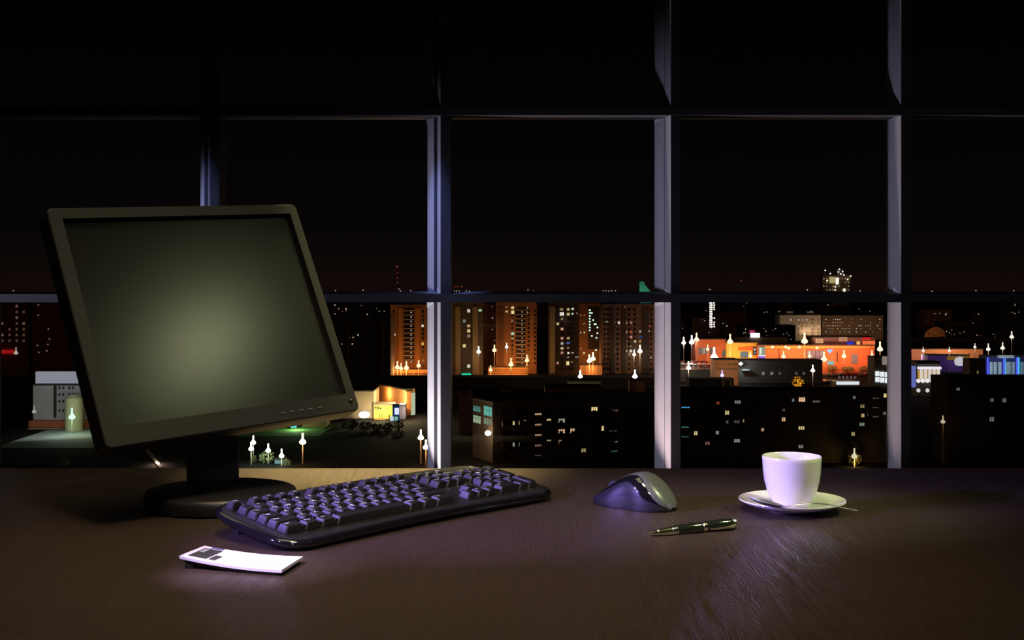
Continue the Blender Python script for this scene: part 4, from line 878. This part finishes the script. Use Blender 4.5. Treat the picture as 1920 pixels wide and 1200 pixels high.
# distant rows in every pane
random.seed(11)
ORD = ['first', 'second', 'third', 'fourth', 'fifth', 'sixth', 'seventh', 'eighth', 'ninth', 'tenth', 'eleventh', 'twelfth', 'thirteenth', 'fourteenth']
def far_row(x0, x1, y0, y1, D0, D1, n, dens, label, tn=('w9', 'p8', 'w6', 'y7', 'n5')):
    perm = list(range(n)); random.shuffle(perm)
    for k in range(n):
        D = D0+(D1-D0)*perm[k]/n; wd = random.uniform(22, 60); x = x0+(x1-x0)*(k+random.random()*.6)/n; y = random.uniform(y0, y1)
        b = bld('distant_block', '%s, %s from the left' % (label, ORD[k]), 'building', x, x+wd, y, D, min(24, (D1-D0)/n*.8), random.choice((black, dgrey, brown)), group=label)
        yb = HY+119600/D
        for i in range(int(dens*wd/9)):
            wx = random.uniform(x+2, x+wd-3); wy = random.uniform(y+3, min(yb, y+30)-3); s_ = random.uniform(.6, 1.1)
            b.win(0, wx-s_, wy-s_, wx+s_, wy+s_, tone(random.choice(tn)))
far_row(1262, 1650, 560, 590, 1200, 1700, 13, .55, 'dim distant block on the skyline behind the mall')
far_row(1262, 1330, 588, 612, 930, 1030, 3, .7, 'low dark block far left of the mall')
far_row(1380, 1450, 590, 612, 1000, 1080, 3, 3.0, 'speckled dark block between light mast and beige block')
far_row(1690, 1910, 563, 600, 1150, 1700, 11, 1.1, 'dim distant block on the skyline of the right pane')
far_row(1760, 1900, 592, 632, 900, 1000, 4, 1.6, 'brown distant block above the peach-lit hall')
far_row(600, 810, 560, 585, 1200, 1700, 6, .8, 'dim distant block behind the left towers')
far_row(846, 1230, 558, 575, 1100, 1600, 9, .5, 'dim distant block behind the centre towers')
far_row(-60, 90, 560, 600, 1200, 1600, 4, .4, 'dim distant block at the left edge')
# skyline lamps above the transom: tiny bulbs too far to pick apart
mb = MB()
for x, y in [(852,545.5),(856,546),(861,545.5),(874,545),(880,546),(990,543.5),(629,545),(681,544),(748,542),(751,545.5),(770,545),(1131,545),(1136,545.5),(1142,546),(1147,545),(1154,545),(1331,543),(1514,543.5),(1613,545.5),(1748,546),(1830,545),(1901,545),(25,545),(30,549),(60,548)]:
    p = P(x, y, 2400); mb.box(p.x-.7, p.x+.7, 2400, 2401, p.z-.7, p.z+.7)
tag(stuff(obj('skyline_lamps', mb, glow((1, .8, .6), 1.2), loc=(0, 2400, CZ))), 'scattered pinpoint lamps along the far skyline', 'lights')
mb = MB()
for x, y in [(853,537.5),(858,537.5),(865,537),(867,537.5),(1390,526.5),(743,500),(1000,545)]: p = P(x, y, 2400); mb.box(p.x-.6, p.x+.6, 2400, 2401, p.z-.6, p.z+.6)
tag(stuff(obj('warning_lamps', mb, glow((1, .12, .06), 1.0), loc=(0, 2400, CZ))), 'red aircraft warning lamps above the skyline', 'lights')

# ---- street lamps: thing > pole, arm, lamp_head; light of its own
def lamp_proto(label, group, hcol, es, hr, hgt):
    t = thing('street_lamp', label, 'street lamp', (0, 0, 0), group)
    obj('pole', MB().lathe([(.22, 0), (.14, hgt-.5), (0, hgt)], 8), mat('lamp_pole', (.35, .28, .22), .7), t)
    mb = MB(); mb.lathe([(0, -hr*.7), (hr*.75, -hr*.5), (hr, 0), (hr*.7, hr*.55), (hr*.30, hr*.95), (hr*.22, hr*1.9), (hr*.3, hr*2.4), (0, hr*2.7)], 12, Matrix.Translation((0, 0, hgt)))  # wide bulb and upper tip carry the lamp's glare and smeared flare
    obj('lamp_head', mb, glow(hcol, es), t, smooth=True)
    return t
def copy_tree(o, parent=None):
    c = o.copy(); C.objects.link(c); c.parent = parent
    for ch in list(o.children): copy_tree(ch, c)
    return c
LG = {}
def lamp(px, py, D, key_, label, group, hcol, es, hr, lcol=None, W=0, lz=-1.2, ly=-1.5):
    p = P(px, py, D); hgt = round(p.z-GZ, 0); hgt = max(hgt, 3)
    k = (key_, hgt, hr)
    if k not in LG:
        LG[k] = t = lamp_proto(label, group, hcol, es, hr, p.z-GZ)
    else: t = copy_tree(LG[k]); t['label'] = label
    t.location = (p.x, p.y, p.z-GZ - (LG[k].get('_h', 0)) + GZ) if False else (p.x, p.y, GZ)
    if W: light('POINT', 'street_light', p+Vector((0, ly, lz)), lcol or hcol, W, size=.5)
    return t
OR = (1, .62, .28); WH = (1, .9, .74)
gm_ = 'street lamps before the mall'
ML = ((1306,637,1.5,3000),(1369,641,1.7,3600),(1469,669,1.2,1500),(1508.5,640,1.9,3600),(1518,668,1.1,900),(1545,674,1.7,2600),(1582.5,668,1.3,1500),(1635,668,1.3,1500),(1650,655,1.7,2200),(1407,668,1.0,900),(1327,655,1.0,800))
ORDL = ORD
for x, y, r_, W_ in ML:
    lamp(x, y, 688, 'mall', 'bright orange-white street lamp before the orange mall, %s from the left' % ORDL[sum(1 for q in ML if q[0] < x)], gm_, (1, .74, .40), 2.2, r_, (1, .5, .2), W_*.3)
lamp(1339, 670, 672, 'mallw', 'large white-violet lamp cluster above the tan building below the mall', None, (1, .9, .95), 5, 2.1, (1, .7, .8), 2600)
lamp(1282, 643, 700, 'mw2', 'white lamp beside the second mullion from the right, left of the mall', None, WH, 4, 1.3, WH, 900)
lamp(1297, 642, 704, 'mw3', 'bluish white lamp at the left corner of the mall', None, (.8, .85, 1), 3, 1.6, (.7, .8, 1), 900)
lamp(1291, 690, 636, 'mw4', 'white lamp over the parked cars left of the tan building', None, WH, 3, 1.3, WH, 900)
lamp(1524, 695, 600, 'mw5', 'white lamp on the dark low hall below the mall', None, WH, 4, 1.1, WH, 600)
lamp(1354, 704, 610, 'mb', 'blue lamp standing in front of the tan building', None, (.35, .3, 1), 3, 1.0, (.3, .3, 1), 500)
for x, y in ((1448.5,648.5),(1473,648.5),(1499,648.5),(1532,650),(1479,651)):
    c, rz_ = m3.pt(0, x, y+2, .9); obj('cornice_lamp', MB().lathe([(0, -.8), (.8, -.3), (.6, .4), (0, .8)], 10, Matrix.Translation(c)), glow((1, .72, .4), 2.2), m3.root)
for x, y, r_, W_ in ((733,684,1.4,1500),(745,689,1.3,2600),(752,691,1.1,1500),(762,690,1.4,3400),(785,686,1.2,2600)):
    lamp(x, y, 664, 'tow', 'orange lamp among stalls of the left brick tower, %s from the left' % ORD[[733,745,752,762,785].index(x)], 'lamps at the left brick tower', (1, .68, .32), 2.4, r_, (1, .38, .09), W_*.75, ly=24)
    light('POINT', 'street_light', P(x, y+6, 660), (1, .42, .11), W_*1.5, size=.5)
for x, y, r_, W_ in ((958,684,1.4,5200),(988,676,1.2,4200),(920,694,1.0,2200)):
    lamp(x, y, 668, 'cen', 'orange lamp at the foot of the centre balcony tower, %s from the left' % {920: 'first', 958: 'second', 988: 'third'}[x], 'lamps at the centre balcony tower', (1, .66, .30), 2.4, r_, (1, .38, .09), W_*.6, ly=20)
    light('POINT', 'street_light', P(x, y+6, 668), (1, .42, .11), W_*1.2, size=.5)
lamp(897.5, 660, 680, 'wst', 'white lamp against the dark tower with the green sign', None, WH, 5, 1.2, WH, 300)
lamp(927, 657, 676, 'ort', 'small orange lamp left of the centre balcony tower', None, (1, .6, .25), 3, 1.2, (1, .45, .15), 1200)
lamp(950, 651, 680, 'wdt', 'cold white round lamp on the centre balcony tower', None, (.9, .95, 1), 3, .9, WH, 200)
for x, y in ((1105, 677), (1112, 673)): lamp(x, y, 684, 'ctw', 'yellow-white lamp between the two centre towers, %s of the pair' % ('left' if x == 1105 else 'right'), 'lamps between the centre towers', (1, .82, .5), 5, 1.4, (1, .42, .12), 2400, ly=36)
light('POINT', 'street_light', P(1108, 690, 682), (1, .42, .11), 3800, size=.5)
lamp(1088, 706, 560, 'st1', 'white star-bright lamp over the pale kiosk in the centre pane', None, (1, .95, .9), 6, 1.1, WH, 1200)
lamp(1190.5, 706, 560, 'st2', 'white star-bright lamp over the lit brown pavilion', None, (1, .93, .88), 6, 1.2, WH, 1200)
lamp(1189, 665, 690, 'tf1', 'yellow-white lamp before the broad brown tower, left one', None, (1, .92, .7), 5, 1.0, WH, 500)
lamp(1200, 659, 690, 'tf2', 'larger yellow-white lamp before the broad brown tower, right one', None, (1, .9, .62), 5, 1.4, (1, .8, .5), 1400)
lamp(567.5, 829, 352, 'fl', 'tall single orange street lamp below the monitor corner', None, (1, .72, .42), 8, 1.0, (1, .42, .15), 900)
lamp(789, 821, 352, 'fl2', 'orange street lamp on a pale pole near the left double mullion', None, (1, .78, .5), 7, .9, (1, .42, .15), 700)
lamp(798.5, 839, 346, 'fl3', 'orange street lamp touching the left double mullion', None, (1, .78, .5), 7, .85, (1, .42, .15), 700)
for x, y, D in ((475,830,356),(471,842,350),(503,845,352),(528,855,349)): lamp(x, y, D, 'gw', 'small white lamp in the trees beside the monitor stand, %s from the left' % {475: 'second', 471: 'first', 503: 'third', 528: 'fourth'}[x], 'white lamps among the trees', (.9, 1, .88), 4, .8, (.75, 1, .75), 350)
lamp(135, 782, 422, 'gl', 'greenish white lamp before the pale office building', None, (.7, 1, .85), 1.2, 1.2, (.5, 1, .7), 500)
lamp(30, 662, 660, 'rl', 'whitish lamp beside the red sign at the left edge', None, (.9, .7, .6), .5, 1.2)
lamp(64, 772, 440, 'll', 'faint white lamp at the left corner of the pale office building', None, (.8, .8, .75), .4, .8)
for x, y, n_ in ((1731,658,'first'),(1780,658,'second'),(1828,651,'third'),(1853,655,'fourth'),(1880,653,'fifth'),(1897,632,'sixth')):
    lamp(x, y, 705, 'rp'+n_, n_+' lamp from the left along the hall roofs of the right pane', None, (.85, .8, .7), 1.2, 1.3 if x > 1840 else .9, WH, 350)
lamp(1768, 791, 352, 'rt', 'flickering orange-white lamp before the black block at the right', None, (.9, .7, .5), .6, .7, (1, .6, .3), 30)
lamp(1602, 856, 346, 'yt', 'yellow lamp glowing in the yard behind the cup', None, (.95, .85, .55), .8, .9, (1, .7, .2), 700)
# ---- trees
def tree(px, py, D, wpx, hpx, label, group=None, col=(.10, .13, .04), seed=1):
    """py is the crown's centre"""
    rnd = random.Random(seed); c = P(px, py, D); k = D/F
    t = thing('tree', label, 'tree', (c.x, c.y, GZ), group)
    obj('trunk', MB().tube([(c.x, c.y, GZ), (c.x, c.y, c.z)], [.35, .15], 6), mat('bark', (.12, .08, .05), .9), t)
    mb = MB()
    for i in range(90):
        a, b_, r_ = rnd.uniform(0, 2*PI), rnd.uniform(-1, 1), rnd.uniform(.35, 1)**.5
        q = c+Vector((math.cos(a)*math.sqrt(1-b_*b_)*wpx*k/2*r_, math.sin(a)*math.sqrt(1-b_*b_)*wpx*k/2*r_, b_*hpx*k/2*r_)); s_ = rnd.uniform(.5, 1.1)*wpx*k*.085
        M_ = Matrix.Translation(q) @ Matrix.Rotation(rnd.uniform(0, 6), 4, Vector((rnd.random()-.5, rnd.random()-.5, rnd.random()-.5)).normalized())
        mb.lathe([(0, -s_), (s_*.9, -.2*s_), (s_*.6, .5*s_), (0, s_*.8)], 5, M_)
    stuff(obj('foliage', mb, mat('leaves_%d' % int(col[0]*100+col[1]*1000), col, .8, noise=.4, nscale=.4), t))
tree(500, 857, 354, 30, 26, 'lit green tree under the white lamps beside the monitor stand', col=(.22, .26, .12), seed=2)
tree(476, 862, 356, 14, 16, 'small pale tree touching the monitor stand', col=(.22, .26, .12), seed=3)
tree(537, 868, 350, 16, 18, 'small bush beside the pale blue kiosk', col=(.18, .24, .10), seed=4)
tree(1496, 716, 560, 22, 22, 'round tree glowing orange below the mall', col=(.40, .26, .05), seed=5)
light('POINT', 'tree_lamp_light', P(1498, 716, 553), (1, .6, .12), 3800, size=.5)
tree(120, 868, 348, 20, 22, 'pale tree by the kerb below the pale office building', col=(.2, .24, .15), seed=6)
tree(1602, 860, 349, 26, 24, 'dark yard tree around the yellow lamp behind the cup', col=(.25, .20, .08), seed=16)
for i, (x, y, w_, h_) in enumerate(((655,797,34,18),(685,798,26,16),(706,800,22,14),(728,800,22,16),(748,797,20,16),(622,803,30,14))):
    tree(x, y, 430+i, w_, h_, 'dark bush in the hedge before the lit shops, %s from the left' % ORD[[622,655,685,706,728,748].index(x)], 'hedge before the shops', (.09, .12, .04), 20+i)
for i, (x, y, w_, h_) in enumerate(((1560,690,20,9),(1590,692,24,9),(1620,691,20,9))):
    tree(x, y, 694+i*.1, w_, h_, 'low shrub along the foot of the orange mall, %s from the left' % ORD[i], 'shrubs along the mall', (.28, .17, .05), 40+i)
# ---- parked cars, car park left of the tan building and right below the mall
def car_proto():
    t = thing('parked_car', 'car parked on the crowded lot beside the mall', 'car', (0, 0, 0), 'cars on the mall car park')
    body = [(-2.2, .35), (2.2, .35), (2.2, .9), (1.3, 1.0), (.7, 1.5), (-1.2, 1.5), (-1.9, 1.0), (-2.2, .95)]
    obj('body', MB().loft([[(x, -.85, z) for x, z in body], [(x, .85, z) for x, z in body]]), [mat('car_paint_silver', (.5, .45, .42), .25, .6)], t)
    for x in (-1.35, 1.35):
        for y in (-.8, .8): obj('wheel', MB().lathe([(0, -.1), (.35, -.1), (.35, .1), (0, .1)], 8, Matrix.Translation((x, y, .35)) @ Matrix.Rotation(PI/2, 4, 'X')), M_plastic, t)
    return t
cp = car_proto(); first = True
paints = [MATS['car_paint_silver'], mat('car_paint_red', (.5, .05, .03), .25, .5), mat('car_paint_dark', (.05, .05, .07), .25, .6)]
bodies = []
for pm in paints:
    me = [c for c in cp.children if c.name.startswith('body')][0].data.copy(); me.materials[0] = pm; bodies.append(me)
rc = random.Random(5)
DZ = 7.4
dkp = thing('parking_deck', 'raised parking deck full of cars, left of the small tan building', 'car park', (P(1300, 0, 665).x, 665, GZ))
obj('deck', MB().box(P(1240, 0, 665).x, P(1336, 0, 640).x, 640, 683, GZ+DZ-.8, GZ+DZ), mat('deck_concrete', (.40, .22, .17), .9, noise=.2, nscale=.2), dkp)
obj('ground_storey', MB().box(P(1242, 0, 665).x, P(1334, 0, 640).x, 642, 681, GZ, GZ+DZ-.8), dgrey, dkp)
for k in range(4): obj('rail', MB().box(P(1240, 0, 665).x, P(1336, 0, 640).x, 640-.1, 640.1, GZ+DZ+.3+k*.3, GZ+DZ+.36+k*.3), slabm, dkp) if k % 2 else None
rows = [(1264, 1335, 646, 9, DZ), (1264, 1334, 655, 9, DZ), (1266, 1333, 665, 9, DZ), (1266, 1331, 675, 9, DZ), (1552, 1634, 689, 11, 0), (1552, 1636, 682.5, 10, 0), (1541, 1563, 640, 4, 0), (1541, 1563, 631, 4, 0)]
for r_, (xa, xb, D, n, zz_) in enumerate(rows):
    for k in range(n):
        t = cp if first else copy_tree(cp); first = False; bi = rc.randrange(3)
        t['label'] = '%s parked car, %s from the left in the %s row %s' % (('silver', 'red', 'dark')[bi], ORD[k], ORD[r_ % 4], 'on the parking deck' if r_ < 4 else 'under the orange mall')
        p = P(xa+(xb-xa)*(k+.15*rc.random())/n, 0, D); t.location = (p.x, D, GZ+zz_+.03); t.rotation_euler = (0, 0, rc.choice((1.5, 1.55, 1.62)))
        for c in t.children:
            if c.name.startswith('body'): c.data = bodies[bi]
light('POINT', 'carpark_light', P(1300, 662, 655), (1, .60, .45), 12000, size=1)
light('POINT', 'carpark_light', P(1590, 680, 640), (1, .45, .2), 4200, size=1)
light('POINT', 'carpark_light', P(1552, 700, 560), (1, .6, .3), 1500, size=1)
